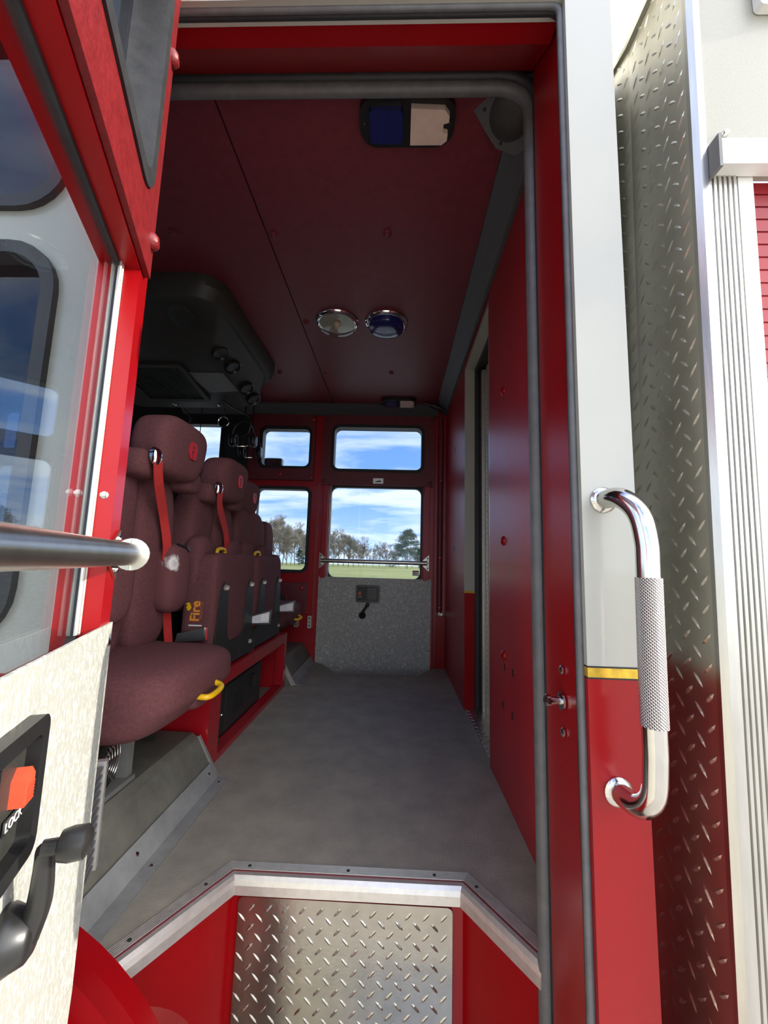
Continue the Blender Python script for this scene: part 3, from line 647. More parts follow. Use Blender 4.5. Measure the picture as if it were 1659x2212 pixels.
def seat(yc, xb, xh, yh, folded, label, zb=0.315, logo=True, belt=True, head=True, guide=True):
    """xb: front plane of the back bolsters, xh/yh: front centre of the headrest, zb: height of what it stands on"""
    t = thing('air_pack_seat', (xb, yc, zb), label, 'seat', 'rear-facing crew seats in the cab')
    for s in (-1, 1):
        bm = new(); pillow(bm, (xb-0.05, yc+(0.012 if folded else -0.015)+s*0.108, 0.735 if not folded else 0.775), (0.11, 0.198, 0.56 if not folded else 0.48), 0.42, 12,
                           fn=lambda v, x, y, z: v+Vector((0, -0.02*s*max(0, z)**2, 0)))
        obj('back_bolster', bm, FABRIC, t, smooth='all')
    for s in (-1, 1):
        zc = 0.675 if not folded else 0.72
        bm = new(); pillow(bm, (xb+0.020, yc+s*0.150, zc), (0.085, 0.135, 0.225), 0.62, 10); obj('side_pad', bm, WORN if (yc < 1.3 and s > 0) else FABRIC, t, smooth='all')
    bm = new(); box(bm, xb-0.14, xb-0.10, yc-0.20, yc+0.20, zb, 1.02); obj('back_frame', bm, BLACKM, t, bevel=0.006)
    for s in (-1, 1):
        bm = new(); tube(bm, [(xb-0.12, yc+s*0.075, 0.98), (xb-0.11, yc+s*0.075, 1.12)], 0.006, 8); obj('headrest_post', bm, STEEL, t, smooth=True)
    if head:
        def hs(v, x, y, z):
            k = 1-0.16*max(0, -z)-0.10*max(0, z)**3
            return Vector((v.x+0.012*z, yh+(v.y-yh)*k, v.z))
        bm = new(); pillow(bm, (xh-0.06, yh, 1.085), (0.13, 0.275, 0.187), 0.45, 14, fn=hs); hd = obj('headrest', bm, FABRIC, t, smooth='all')
        emblem('badge', (xh+0.005, yh+0.012, 1.092), 0.062, hd)
        for s in (-1, 1):
            bm = new(); pillow(bm, (xh-0.075, yh+s*0.13, 1.010), (0.085, 0.11, 0.085), 0.6, 8); obj('shoulder_roll', bm, FABRIC, hd, smooth='all')
    if guide:
        gy = yh-0.145; gx = xh-0.020
        bm = new(); lathe(bm, [(0.018, 0), (0.019, 0.004), (0.015, 0.012), (0.008, 0.016), (0, 0.017)], (gx, gy, 1.03), (1, -0.5, 0.2), 16)
        for v in bm.verts: v.co.z = 1.03+(v.co.z-1.03)*1.5
        obj('belt_guide', bm, CHROME, t, smooth=True)
    if belt:
        gy = yh-0.145; gx = xh-0.015
        bm = new(); ribbon(bm, [(gx+0.005, gy, 1.015), (gx-0.01, gy+0.04, 0.955), (xb+0.03, yc+0.055, 0.87), (xb+0.03, yc+0.09, 0.78), (xb+0.02, yc+0.11, 0.70), (xb+0.005, yc+0.16, 0.60), (xb+0.005, yc+0.20, 0.45)], 0.034, (0.25, 1, 0.55)); obj('shoulder_belt', bm, STRAP, t)
        bm = new(); tube(bm, [(xb+0.04, yc+0.135, 0.785), (xb+0.05, yc+0.17, 0.778), (xb+0.05, yc+0.19, 0.765)], 0.006, 8); obj('belt_stop', bm, BLACKP, t)
    if folded:
        xf = xb+0.125
        def cs(v, x, y, z):
            q = max(0, z)*max(0, -x)
            return Vector((v.x, v.y, v.z-0.06*q))
        bm = new(); pillow(bm, (xf-0.065, yc, 0.582), (0.13, 0.42, 0.37), 0.20, 12, fn=cs); cu2 = obj('folded_cushion', bm, FABRIC, t, smooth='all')
        # black hinge arms: a base plate with two prongs, in front of the cushion underside
        fr = Frame((xf, yc, 0), (0, 1, 0), (1, 0, 0), (0, 0, 1))
        prong = lambda s: [(s*0.205, zb+0.02), (s*0.175, 0.60), (s*0.165, 0.635), (s*0.140, 0.655), (s*0.115, 0.635), (s*0.105, 0.60), (s*0.085, 0.44), (s*0.06, zb+0.10), (s*0.06, zb+0.02)]
        for s in (-1, 1):
            bm = new(); prism(bm, prong(s), 0.0, 0.006, fr); obj('hinge_arm', bm, BLACKM, t)
            bolt('arm_bolt', fr(s*0.140, 0.006, 0.632), (1, 0, 0), 0.012, 0.016, ALUS, t, 6)
        bm = new(); box(bm, -0.205, 0.205, 0.0, 0.005, zb+0.01, zb+0.10, fr); obj('hinge_plate', bm, BLACKM, t)
        bolt('arm_bolt', fr(0.17, 0.005, zb+0.06), (1, 0, 0), 0.010, 0.014, ALUS, t, 6)
        bm = new(); box(bm, xf-0.12, xf, yc-0.205, yc-0.195, zb, zb+0.10); obj('side_bracket', bm, BLACKM, t)
        bm = new(); box(bm, xf-0.12, xf, yc+0.195, yc+0.205, zb, zb+0.10); obj('side_bracket', bm, BLACKM, t)
        bm = new(); p = smooth_path([(xf-0.085, yc-0.035, 0.755), (xf-0.085, yc-0.028, 0.782), (xf-0.085, yc+0.035, 0.784), (xf-0.085, yc+0.045, 0.755)], 5); tube(bm, p, 0.008, 10); obj('pull_handle', bm, YELLOW, t, smooth=True)
        if logo:
            fs = Frame((xf-0.066, yc-0.2105, 0.54), (1, 0, 0), (0, -1, 0), (0, 0, 1))
            text('logo_fire', 'Fire', 0.048, fs, -0.004, 0.0, 0.008, ORANGE, cu2, rot=PI/2, bold=0.0012)
            text('logo_fighter', 'FIGHTER', 0.0165, fs, 0.018, 0.0, 0.012, DRED, cu2, rot=PI/2, bold=0.0004)
            bm = new(); prism(bm, [(-0.034, 0.010), (-0.040, 0.022), (-0.034, 0.030), (-0.044, 0.034), (-0.030, 0.040), (-0.024, 0.030), (-0.020, 0.020), (-0.026, 0.010)], 0, 0.0008, fs); obj('logo_flame', bm, YELLOW, cu2)
            bm = new(); box(bm, -0.026, 0.024, 0, 0.0007, -0.046, -0.041, fs); obj('logo_strip', bm, WHITEP, cu2)
        # buckle
        bm = new(); bx0 = xf+0.03
        fb = Frame((bx0, yc+0.21, 0.472), Vector((0.97, 0.2, 0.12)).normalized(), Vector((0.2, -0.97, 0)).normalized(), (0, 0, 1))
        prism(bm, [(-0.04, -0.022), (0.055, -0.032), (0.06, 0.034), (-0.035, 0.018)], -0.01, 0.01, fb); bk = obj('belt_buckle', bm, BLACKP, t, bevel=0.004)
        bm = new(); prism(bm, [(-0.032, -0.017), (0.048, -0.024), (0.050, 0.026), (-0.028, 0.013)], 0.0098, 0.012, fb); obj('buckle_face', bm, SCREEN, bk)
        bm = new(); prism(bm, rrect(0.012, 0.044, -0.014, 0.018, 0.005, 3), 0.012, 0.0135, fb); obj('buckle_button', bm, WHITEP, bk)
        bm = new(); tube(bm, [fb(-0.04, 0, 0), fb(-0.075, 0, -0.01), fb(-0.11, 0.0, -0.05)], 0.006, 8); obj('buckle_stalk', bm, BLACKP, t)
    else:
        xf = xb+0.245
        def cs(v, x, y, z):
            dz = 0.012*(1-y*y)*max(0, z)-0.030*max(0, -z)*max(0, x)*0.0
            k = 0.045*max(0, -z)*max(0, 1)        # the front underside tucks back
            return Vector((v.x-k*max(0, x)*1.5, v.y, v.z+dz+0.02*max(0, -x)))
        bm = new(); pillow(bm, (xf-0.235, yc, 0.375), (0.47, 0.475, 0.175), 0.40, 18, fn=cs); obj('seat_cushion', bm, FABRIC, t, smooth='all')
        bm = new(); pillow(bm, (xf-0.035, yc+0.012, 0.372), (0.05, 0.15, 0.10), 0.7, 8); obj('handle_pocket', bm, FABRIC, t, smooth='all')
        hy = yc-0.0
        bm = new(); p = smooth_path([(xf-0.015, hy-0.045, 0.366), (xf+0.018, hy-0.038, 0.364), (xf+0.022, hy+0.03, 0.372), (xf-0.01, hy+0.042, 0.382)], 5); tube(bm, p, 0.008, 10); obj('pull_handle', bm, YELLOW, t, smooth=True)
        bm = new(); box(bm, xb-0.12, xf-0.25, yc-0.215, yc-0.205, 0.15, 0.31); obj('seat_bracket', bm, BLACKM, t)
        bm = new(); box(bm, xb-0.12, xf-0.25, yc+0.18, yc+0.19, 0.15, 0.31); obj('seat_bracket', bm, BLACKM, t)
        fb = Frame((xb+0.045, yc+0.27, 0.470), Vector((0.85, 0.45, 0.1)).normalized(), Vector((0.45, -0.85, 0)).normalized(), (0, 0, 1))
        bm = new(); prism(bm, [(-0.05, -0.014), (0.04, -0.022), (0.045, 0.020), (-0.045, 0.014)], -0.01, 0.01, fb); bk = obj('belt_buckle', bm, BLACKP, t, bevel=0.004)
        bm = new(); box(bm, 0.041, 0.047, -0.011, 0.011, -0.024, 0.022, fb); obj('buckle_edge', bm, STEEL, bk)
        bm = new(); box(bm, 0.048, 0.053, -0.008, 0.008, -0.022, 0.020, fb); obj('buckle_button', bm, EMBLEM, bk, bevel=0.001)
        bm = new(); tube(bm, [fb(-0.06, 0, 0), fb(-0.11, 0.0, -0.02), fb(-0.16, 0, -0.09)], 0.007, 8); obj('buckle_stalk', bm, BLACKP, t)
    return t
seat(1.205, -0.770, -0.680, 1.265, False, 'first crew seat with lowered cushion, worn white spot on its side pad', zb=0.15)
seat(1.735, -0.795, -0.715, 1.765, True, 'folded crew seat with clear side logo next to the lowered near seat')
seat(2.225, -0.805, -0.815, 2.235, True, 'folded crew seat at the far end of the red riser, no chrome belt guide', belt=False, guide=False)
seat(2.775, -0.900, -1.02, 2.72, False, 'lowered crew seat in the far corner beside the far door', zb=0.15, belt=False, guide=False)

# ================================================================== doors
def make_door(name, fr, label, q):
    """door in frame (u from hinge, n towards the cab inside when shut, z)"""
    o = fr(0.4, 0, q['zb']); t = thing(name, o, label, 'door', kind='structure')
    w = q['w']; zp, zw0, zw1, zc0, zt = q['zp'], q['zw0'], q['zw1'], q['zc0'], q['zt']
    u0, u1 = q['wu']; hu0, hu1, hz0, hz1 = q['hole']
    bm = new()
    box(bm, 0.0, u0, -0.06, 0.0, q['zb'], zt, fr); box(bm, u1, w, -0.06, 0.0, q['zb'], zt, fr)
    box(bm, u0, u1, -0.06, 0.0, q['zb'], zw0, fr); box(bm, u0, u1, -0.06, 0.0, zw1, hz0-0.01, fr); box(bm, u0, u1, -0.06, 0.0, hz1+0.01, zt, fr)
    obj('door_frame', bm, q['red'], t, bevel=0.004)
    for a, b in q['strips']:
        bm = new(); prism(bm, [(a, 0.0005), (a+0.006, 0.016), (b-0.004, 0.016), (b, 0.0005)], zp-0.01, zc0+0.01, Frame(fr.o, fr.u, fr.k, fr.n)); obj('side_strip', bm, q['red'], t, bevel=0.002)
    bm = new(); pp = [(q['pu'][0], zp), (q['pu'][1], zp), (q['pu'][1], q['zb']+0.05), (q['pu'][0]+q['cut'], q['zb']+0.05), (q['pu'][0], q['zcut'])]
    prism(bm, pp, 0.0005, q['pt'], fr); pn = obj('speckled_panel', bm, SPECK, t, bevel=0.002)
    for (a, c) in q['pbolts']: bolt('panel_screw', fr(a, q['pt'], c), fr.n, 0.007, 0.004, STEEL, pn, 10)
    bm = new(); prism(bm, rrect(u0-0.005, u1+0.005, zw0-0.005, zw1+0.005, 0.02, 4), -0.036, -0.031, fr); obj('pane', bm, q['glass'], t)
    bm = new(); ring(bm, rrect(u0-0.001, u1+0.001, zw0, zw1+0.001, 0.004, 6), rrect(u0+q['gw'], u1-q['gw'], zw0+q['gw'], zw1-q['gw'], q['gr'], 6), q['gn'][0], q['gn'][1], fr); obj('run_channel', bm, BLACKR, t, bevel=0.002)
    for a, nn_ in ((u0+b_[0], b_[1]) for b_ in q['beads']):
        bm = new(); tube(bm, [fr(a, nn_, zp-0.01), fr(a, nn_, zw1)], 0.0028, 8); obj('bright_bead', bm, ALUS, t, smooth=True)
    # upper cover with its own window
    ct = q['ct']
    bm = new(); cell(bm, q['cu'][0], q['cu'][1], zc0, zt-0.005, (hu0, hu1, hz0, hz1), 0.06, 0.001, ct, fr); cv = obj('vinyl_cover', bm, q['cover'], t, bevel=0.004)
    bm = new(); ring(bm, rrect(hu0-0.004, hu1+0.004, hz0-0.004, hz1+0.004, 0.062, 8), rrect(hu0+0.02, hu1-0.02, hz0+0.02, hz1-0.02, 0.045, 8), -0.058, ct+0.004, fr); gk = obj('window_gasket', bm, q['gask'], t, bevel=0.003)
    bm = new(); prism(bm, rrect(hu0+0.01, hu1-0.01, hz0+0.01, hz1-0.01, 0.05, 8), -0.046, -0.041, fr); obj('pane', bm, q['glass2'], t)
    for (a, c) in q['cscrews']:
        bm = new(); lathe(bm, [(0.015, 0), (0.014, 0.006), (0.009, 0.011), (0, 0.012)], fr(a, ct, c), fr.n, 14); obj('cover_button', bm, q['cover'], cv, smooth=True)
    # grab bar
    bn = q['bn']; br = q['br']
    bm = new(); tube(bm, [fr(q['bar'][0], bn, q['bz']), fr((q['bar'][0]+q['bar'][1])/2, bn, q['bz']), fr(q['bar'][1], bn, q['bz'])], br, 20); gb = obj('grab_bar', bm, BRUSH, t, smooth=True)
    for a, s in ((q['bar'][0], -1), (q['bar'][1], 1)):
        bm = new(); h = q['bh']
        pa, pn_ = q['bp']; pa = a-s*pa*(1 if s < 0 else 0); e_ = a if s > 0 else pa-0.0
        aa = a+(q['bp'][0] if s < 0 else 0.0)
        prism(bm, [(aa+s*0.002-s*0.03, q['bz']-h*0.35), (aa+s*0.018, q['bz']-h), (aa+s*0.018, q['bz']+h), (aa+s*0.002-s*0.03, q['bz']+h*0.35)], pn_, pn_+0.004, fr)
        for zq in (-0.020,):
            vv = [bm.verts.new(fr(*p_)) for p_ in ((aa, pn_+0.004, q['bz']-0.022), (a-s*0.001, bn, q['bz']-0.022), (a-s*0.001, bn, q['bz']+0.022), (aa, pn_+0.004, q['bz']+0.022), (aa-s*0.006, pn_+0.004, q['bz']-0.022), (a-s*0.006, bn, q['bz']-0.022), (a-s*0.006, bn, q['bz']+0.022), (aa-s*0.006, pn_+0.004, q['bz']+0.022))]
            for f_ in ((0, 1, 2, 3), (7, 6, 5, 4), (0, 4, 5, 1), (1, 5, 6, 2), (2, 6, 7, 3), (3, 7, 4, 0)): bm.faces.new([vv[i_] for i_ in f_])
        lathe(bm, [(0.023, 0.0), (0.023, 0.004), (0.0, 0.0045)], fr(a-s*0.001, bn, q['bz']), fr.u*s, 20)
        bk = obj('bar_bracket', bm, BRUSH, t, bevel=0.001)
        for dz in (-0.6*h, 0, 0.6*h): bolt('bracket_bolt', fr(aa+s*0.008, pn_+0.004, q['bz']+dz), fr.n, 0.006, 0.005, q['bb'], bk, 8)
    # latch
    la, lb, lc, ld = q['latch']; pt = q['pt']
    bm = new(); ring(bm, rrect(la, lb, lc, ld, 0.014, 5), rrect(la+0.016, lb-0.016, lc+0.016, ld-0.016, 0.008, 5), pt-0.001, pt+0.014, fr); lt = obj('latch_bezel', bm, BLACKP, t, bevel=0.004)
    bm = new(); prism(bm, rrect(la+0.014, lb-0.014, lc+0.014, ld-0.014, 0.008, 5), pt-0.0005, pt+0.002, fr); obj('latch_dish', bm, BLACKM, lt)
    pm = (la+lb)/2
    bm = new(); box(bm, pm-0.005, lb-0.022, pt+0.003, pt+0.011, lc+0.02, ld-0.02, fr); obj('latch_paddle', bm, BLACKP, lt, bevel=0.004)
    bm = new(); box(bm, pm+0.028, pm+0.036, pt+0.011, pt+0.014, lc+0.02, ld-0.02, fr); obj('paddle_rib', bm, BLACKP, lt, bevel=0.002)
    ka, kc = q['lock']
    bm = new(); prism(bm, [(ka-0.009, kc-0.015), (ka+0.009, kc-0.015), (ka+0.009, kc+0.008), (ka, kc+0.017), (ka-0.009, kc+0.008)], pt+0.002, pt+0.014, fr); lk = obj('lock_slider', bm, ORED, lt, bevel=0.003)
    for i in range(6):
        bm = new(); box(bm, ka-0.007, ka+0.007, pt+0.014, pt+0.0152, kc-0.013+i*0.0028, kc-0.0116+i*0.0028, fr); obj('slider_rib', bm, ORED, lk)
    frm = Frame(fr.o, fr.u*q['mir'], fr.n, fr.k)
    bm = new(); box(bm, ka-0.018, ka+0.018, pt+0.0035, pt+0.0042, kc-0.034, kc-0.021, fr); pl = obj('lock_plate', bm, BLACKP, lt)
    text('lock_lettering', 'LOCK', 0.012, frm, ka*q['mir'], pt+0.0048, kc-0.028, WHITEP, pl, depth=0.0003)
    # crank
    ca, cc = q['crank']; kx, kz = q['cknob']
    bm = new(); lathe(bm, [(0.027, 0), (0.028, 0.006), (0.024, 0.014), (0.020, 0.024), (0.014, 0.028), (0, 0.029)], fr(ca, pt, cc), fr.n, 20); ck = obj('crank_hub', bm, BLACKP, t, smooth=True)
    bm = new(); P = smooth_path([fr(ca, pt+0.020, cc), fr(ca-0.1*(ca-kx), pt+0.028, cc+0.3*(kz-cc)), fr(ca-0.55*(ca-kx), pt+0.032, cc+0.7*(kz-cc)), fr(kx, pt+0.034, kz)], 6)
    tube(bm, P, 0.010, 12, radii=[0.012-0.005*i/(len(P)-1) for i in range(len(P))]); obj('crank_arm', bm, q['arm'], ck, smooth=True)
    bm = new(); lathe(bm, [(0.007, -0.002), (0.007, 0.010), (0.0125, 0.012), (0.0145, 0.020), (0.014, 0.032), (0.009, 0.036), (0, 0.0365)], fr(kx, pt+0.034, kz), fr.n, 18); obj('crank_knob', bm, BLACKP, ck, smooth=True)
    return t
TH = math.radians(68)
dn = Frame((-0.465, 0.668, 0), (math.cos(TH), -math.sin(TH), 0), (math.sin(TH), math.cos(TH), 0))
near = dict(zb=-0.50, w=0.84, zp=0.634, zw0=0.60, zw1=1.222, zc0=1.226, zt=1.90, wu=(0.052, 0.78), hole=(0.085, 0.78, 1.325, 1.76), red=RED, strips=[],
            pu=(-0.004, 0.84), cut=0.10, zcut=0.10, pt=0.004, pbolts=[(0.012, 0.605)], glass=DGLASS, glass2=TINT, gw=0.007, gr=0.012, gn=(-0.040, -0.027), beads=((0.0035, -0.0255), (0.011, -0.0265)), cu=(0.028, 0.84), ct=0.010,
            cover=COVER, gask=BLACKR, cscrews=[(0.045, 1.285), (0.045, 1.66)], bn=0.045, br=0.0155, bar=(0.118, 0.80), bz=0.744, bh=0.040, bb=STEEL, bp=(-0.09, 0.0005),
            latch=(0.262, 0.442, 0.452, 0.582), lock=(0.294, 0.525), crank=(0.278, 0.385), cknob=(0.302, 0.472), arm=BLACKP, mir=-1)
d1 = make_door('door_1', dn, 'open red crew door with a sunlit speckled lower panel and steel grab bar', near)
for (b_, c) in ((-0.014, 0.835),): bolt('strip_screw', dn(0.052, b_, c), dn.u, 0.006, 0.0015, STEEL, d1, 12)
# corrugated boot and hinge strip on the hinge edge
bm = new()
for i in range(26): box(bm, -0.082, -0.012, -0.03, -0.006+0.003*(i % 2), 0.212+i*0.0065, 0.2165+i*0.0065, dn)
bt = obj('corrugated_boot', bm, GREYR, d1)
bm = new(); box(bm, -0.098, -0.086, -0.03, 0.0, 0.212, 0.385, dn); hs_ = obj('hinge_leaf', bm, ALUS, d1, bevel=0.001)
for i in range(6): bolt('hinge_bolt', dn(-0.098, -0.012, 0.228+i*0.029), -dn.u, 0.005, 0.006, ALUS, hs_, 8)

df = Frame((-0.62, 3.13, 0), (1, 0, 0), (0, -1, 0))
far = dict(zb=-0.42, w=0.90, zp=0.636, zw0=0.62, zw1=1.345, zc0=1.345, zt=1.912, wu=(0.085, 0.815), hole=(0.09, 0.815, 1.452, 1.828), red=REDIN, strips=[(0.035, 0.082), (0.82, 0.868)],
           pu=(0.033, 0.885), cut=0.05, zcut=0.02, pt=0.012, pbolts=[(0.055, 0.615), (0.865, 0.615), (0.86, 0.36), (0.86, 0.12), (0.055, 0.10), (0.30, 0.362), (0.385, 0.365), (0.31, 0.21), (0.40, 0.215)], glass=GLASS, glass2=GLASS, gw=0.014, gr=0.05, gn=(-0.045, -0.008), beads=((0.003, -0.004), (0.012, -0.010)), bp=(0.0, 0.0165), cu=(0.022, 0.888), ct=0.03,
           cover=MAROON, gask=BLACKR, cscrews=[(0.04, 1.372), (0.868, 1.372), (0.04, 1.88), (0.868, 1.88)], bn=0.045, br=0.0165, bar=(0.05, 0.848), bz=0.757, bh=0.062, bb=BLACKM,
           latch=(0.322, 0.502, 0.453, 0.582), lock=(0.352, 0.520), crank=(0.375, 0.358), cknob=(0.415, 0.440), arm=BLACKP, mir=-1)
d2 = make_door('door_2', df, 'closed far crew door with grey speckled panel below its window', far)
bm = new(); prism(bm, rrect(0.424, 0.504, 1.347+0.012, 1.389+0.012, 0.004, 3), 0.0301, 0.032, df); pl = obj('name_plate', bm, ALUS, d2)
bm = new(); prism(bm, [(0.442, 1.375), (0.455, 1.381), (0.475, 1.385), (0.486, 1.381), (0.488, 1.370), (0.442, 1.370)], 0.032, 0.0325, df); obj('plate_motif', bm, GREYD, pl)
bm = new(); box(bm, 0.745, 0.795, -0.031, -0.0302, 0.66, 0.70, df); stk = obj('warning_sticker', bm, WHITEP, d2)
bm = new(); box(bm, 0.745, 0.795, -0.0302, -0.0298, 0.692, 0.70, df); obj('sticker_band', bm, STRAP, stk)
for i in range(3):
    bm = new(); box(bm, 0.749, 0.772, -0.0302, -0.0298, 0.667+i*0.007, 0.669+i*0.007, df); obj('sticker_line', bm, GREYD, stk)
# strap plates by the far jamb
for x, y, z0, z1 in ((-0.635, 3.085, 0.255, 0.345), (-0.735, 3.09, 0.26, 0.325)):
    t = thing('belt_anchor', (x, y, z0), 'pierced steel anchor plate with %s holes low beside the far door' % ('three' if z1-z0 > 0.08 else 'two'), 'anchor plate', 'belt anchors by the far door')
    bm = new(); box(bm, x-0.014, x+0.014, y, y+0.045, z0, z1); obj('plate', bm, ALUS, t, bevel=0.001)
    for k in range(3 if z1-z0 > 0.08 else 2): bolt('plate_hole', (x, y, z0+0.018+k*0.027), (0, -1, 0), 0.006, 0.002, BLACKM, t, 10)

# ================================================================== ceiling lights, speakers, console
def dual_light(x, y, label, tilt=0):
    t = thing('dual_dome_light', (x, y, 1.98), label, 'ceiling light', 'rectangular dome lights')
    f = Frame((x, y, 1.9798), (1, 0, 0), (0, 0, -1), (0, 1, 0))
    bm = new(); prism(bm, rrect(-0.132, 0.132, -0.066, 0.066, 0.05, 6), 0, 0.024, f); obj('housing', bm, BLACKP, t, bevel=0.008, smooth=True)
    bm = new(); prism(bm, rrect(-0.104, -0.012, -0.044, 0.044, 0.012, 4), 0.022, 0.038, f); obj('blue_lens', bm, BLUEL, t, bevel=0.006, smooth=True)
    bm = new(); prism(bm, [(0.010, -0.050), (0.100, -0.046), (0.114, -0.030), (0.114, -0.014), (0.100, -0.010), (0.100, 0.012), (0.114, 0.016), (0.114, 0.034), (0.100, 0.046), (0.010, 0.046)], 0.022, 0.040, f); obj('frosted_lens', bm, FROST, t, bevel=0.005, smooth=True)
    for s in (-1, 1): bolt('lens_screw', f(s*0.118, 0.022, 0), (0, 0, -1), 0.004, 0.004, STEEL, t, 8)
dual_light(0.0, 0.985, 'blue and frosted white dome light on the ceiling just inside the near door')
dual_light(-0.01, 2.965, 'blue and frosted white dome light on the ceiling by the far door')
def round_light(x, y, label, lens):
    t = thing('round_dome_light', (x, y, 1.98), label, 'ceiling light', 'round dome lights')
    bm = new(); lathe(bm, [(0.110, 0), (0.112, 0.004), (0.108, 0.010), (0.098, 0.014), (0.090, 0.010)], (x, y, 1.9798), (0, 0, -1), 40); obj('chrome_bezel', bm, CHROME, t, smooth=True)
    if lens is CLEAR:
        bm = new(); lathe(bm, [(0.088, 0.011), (0.06, 0.008), (0.03, 0.005), (0.012, 0.004), (0, 0.004)], (x, y, 1.9798), (0, 0, -1), 32); obj('reflector', bm, ALUS, t, smooth=True)
        bm = new(); lathe(bm, [(0.020, 0.0), (0.018, 0.02), (0.010, 0.032), (0, 0.034)], (x, y, 1.975), (0, 0, -1), 16); obj('bulb', bm, FROST, t, smooth=True)
    bm = new(); lathe(bm, [(0.092, 0.012), (0.091, 0.030), (0.086, 0.040), (0.070, 0.047), (0.04, 0.051), (0, 0.052)], (x, y, 1.9798), (0, 0, -1), 40); obj('lens', bm, lens, t, smooth=True)
    for a in (0.5, 2.6, 4.7): bolt('bezel_screw', (x+0.102*math.cos(a), y+0.102*math.sin(a), 1.968), (0, 0, -1), 0.004, 0.004, STEEL, t, 8)
round_light(-0.337, 1.96, 'round chrome dome light with a clear lens', CLEAR)
round_light(-0.082, 1.965, 'round chrome dome light with a dark blue lens', BLUEL)
def speaker(x, y, s, label):
    t = thing('corner_speaker', (x, y, 1.95), label, 'speaker', 'corner speakers')
    n = Vector((-0.30, -0.30*s, -0.9)).normalized(); u = Vector((1, 0, 0)); u = (u-n*u.dot(n)).normalized(); k = n.cross(u)
    f = Frame((x, y, 1.958), u, n, k); k2 = 1 if k.y > 0 else -1
    bm = new(); prism(bm, [(0.085, -0.05), (0.085, 0.06), (0.05, 0.085), (-0.03, 0.065), (-0.085, 0.03), (-0.09, 0.0), (-0.05, -0.04), (-0.01, -0.075), (0.05, -0.085)], -0.004, 0.004, f); obj('plate', bm, MOULD, t, bevel=0.002)
    bm = new(); lathe(bm, [(0.056, 0), (0.056, 0.005), (0.050, 0.008), (0.02, 0.011), (0, 0.011)], f(0.012, 0.004, 0), n, 28); obj('grille', bm, BLACKM, t, smooth=True)
    for a, c in ((-0.06, 0.005), (0.0, -0.062), (0.045, 0.068)): bolt('plate_screw', f(a, 0.004, c), n, 0.005, 0.003, BLACKP, t, 8)
speaker(0.268, 0.965, 1, 'round grey speaker in the ceiling corner over the near door')
speaker(0.262, 3.03, -1, 'round grey speaker in the ceiling corner by the far door')
# overhead console
oc = thing('overhead_console', (-1.15, 2.05, 1.98), 'large dark moulded air conditioning console under the ceiling above the seats', 'ceiling console')
fz = Frame((0, 0, 0), (1, 0, 0), (0, 0, 1), (0, 1, 0))
def loft(bm, loops):
    R = [[bm.verts.new(p) for p in lp] for lp in loops]; k = len(R[0])
    for a, b in zip(R, R[1:]):
        for i in range(k): bm.faces.new((a[i], a[(i+1) % k], b[(i+1) % k], b[i]))
    bm.faces.new(R[0][::-1]); bm.faces.new(R[-1])
bm = new()
lp = lambda a0, a1, c0, c1, r, z: [(a, c, z if not callable(z) else z(a, c)) for a, c in rrect(a0, a1, c0, c1, r, 8)]
loft(bm, [lp(-1.75, -0.80, 1.60, 2.52, 0.12, 1.9795), lp(-1.75, -0.80, 1.60, 2.52, 0.12, 1.93), lp(-1.75, -0.83, 1.625, 2.52, 0.12, 1.885), lp(-1.75, -0.85, 1.64, 2.50, 0.11, 1.885),
          lp(-1.75, -0.90, 1.75, 2.53, 0.10, lambda a, c: 1.86-0.10*(c-1.7)/0.8), lp(-1.75, -0.97, 1.80, 2.51, 0.10, lambda a, c: 1.83-0.11*(c-1.7)/0.8)])
body = obj('console_body', bm, CONS, oc, bevel=0.004, smooth=True)
def czz(y): return 1.83-0.11*(y-1.7)/0.8
cn = Vector((0, -0.11/0.8, -1)).normalized(); cn = Vector((0, -0.136, -1)).normalized()
for i, (x, y) in enumerate(((-0.945, 1.97), (-0.925, 2.09), (-0.925, 2.30), (-0.925, 2.42))):
    n = Vector((0.55, -0.1, -0.8)).normalized()
    bm = new(); lathe(bm, [(0.046, -0.006), (0.048, 0.010), (0.040, 0.014), (0.034, 0.004), (0, 0.002)], (x, y, czz(y)+0.016), n, 20); vt = obj('air_vent', bm, BLACKP, oc, smooth=True)
bm = new(); lathe(bm, [(0.062, -0.004), (0.062, 0.004), (0.050, 0.007), (0.025, 0.009), (0, 0.009)], (-1.02, 1.73, 1.852), (0.0, -0.5, -1), 28); obj('speaker_grille', bm, BLACKM, oc, smooth=True)
bm = new(); f = Frame((-1.09, 2.24, czz(2.24)-0.001), Vector((1, 0, 0)), cn, Vector((0, 1, -0.1375)).normalized()); prism(bm, [(-0.11, -0.12), (0.10, -0.12), (0.12, 0.06), (-0.06, 0.08)], -0.002, 0.004, f); obj('access_plate', bm, GREYD, oc)
bm = new(); f2 = Frame((-1.38, 2.22, czz(2.22)-0.001), Vector((1, 0, 0)), cn, Vector((0, 1, -0.1375)).normalized())
for i in range(24): box(bm, -0.17+i*0.014, -0.163+i*0.014, -0.002, 0.008, -0.16, 0.16, f2)
tag(obj('return_grille', bm, BLACKM, oc), kind='stuff')
bm = new(); ring(bm, rrect(-0.20, 0.20, -0.19, 0.19, 0.02, 3), rrect(-0.17, 0.17, -0.16, 0.16, 0.01, 3), -0.002, 0.016, f2); obj('grille_frame', bm, CONS, oc, bevel=0.003)
for x in (-1.45, -1.16): bolt('console_screw', (x, 2.47, czz(2.47)-0.001), cn, 0.014, 0.006, STEEL, oc)

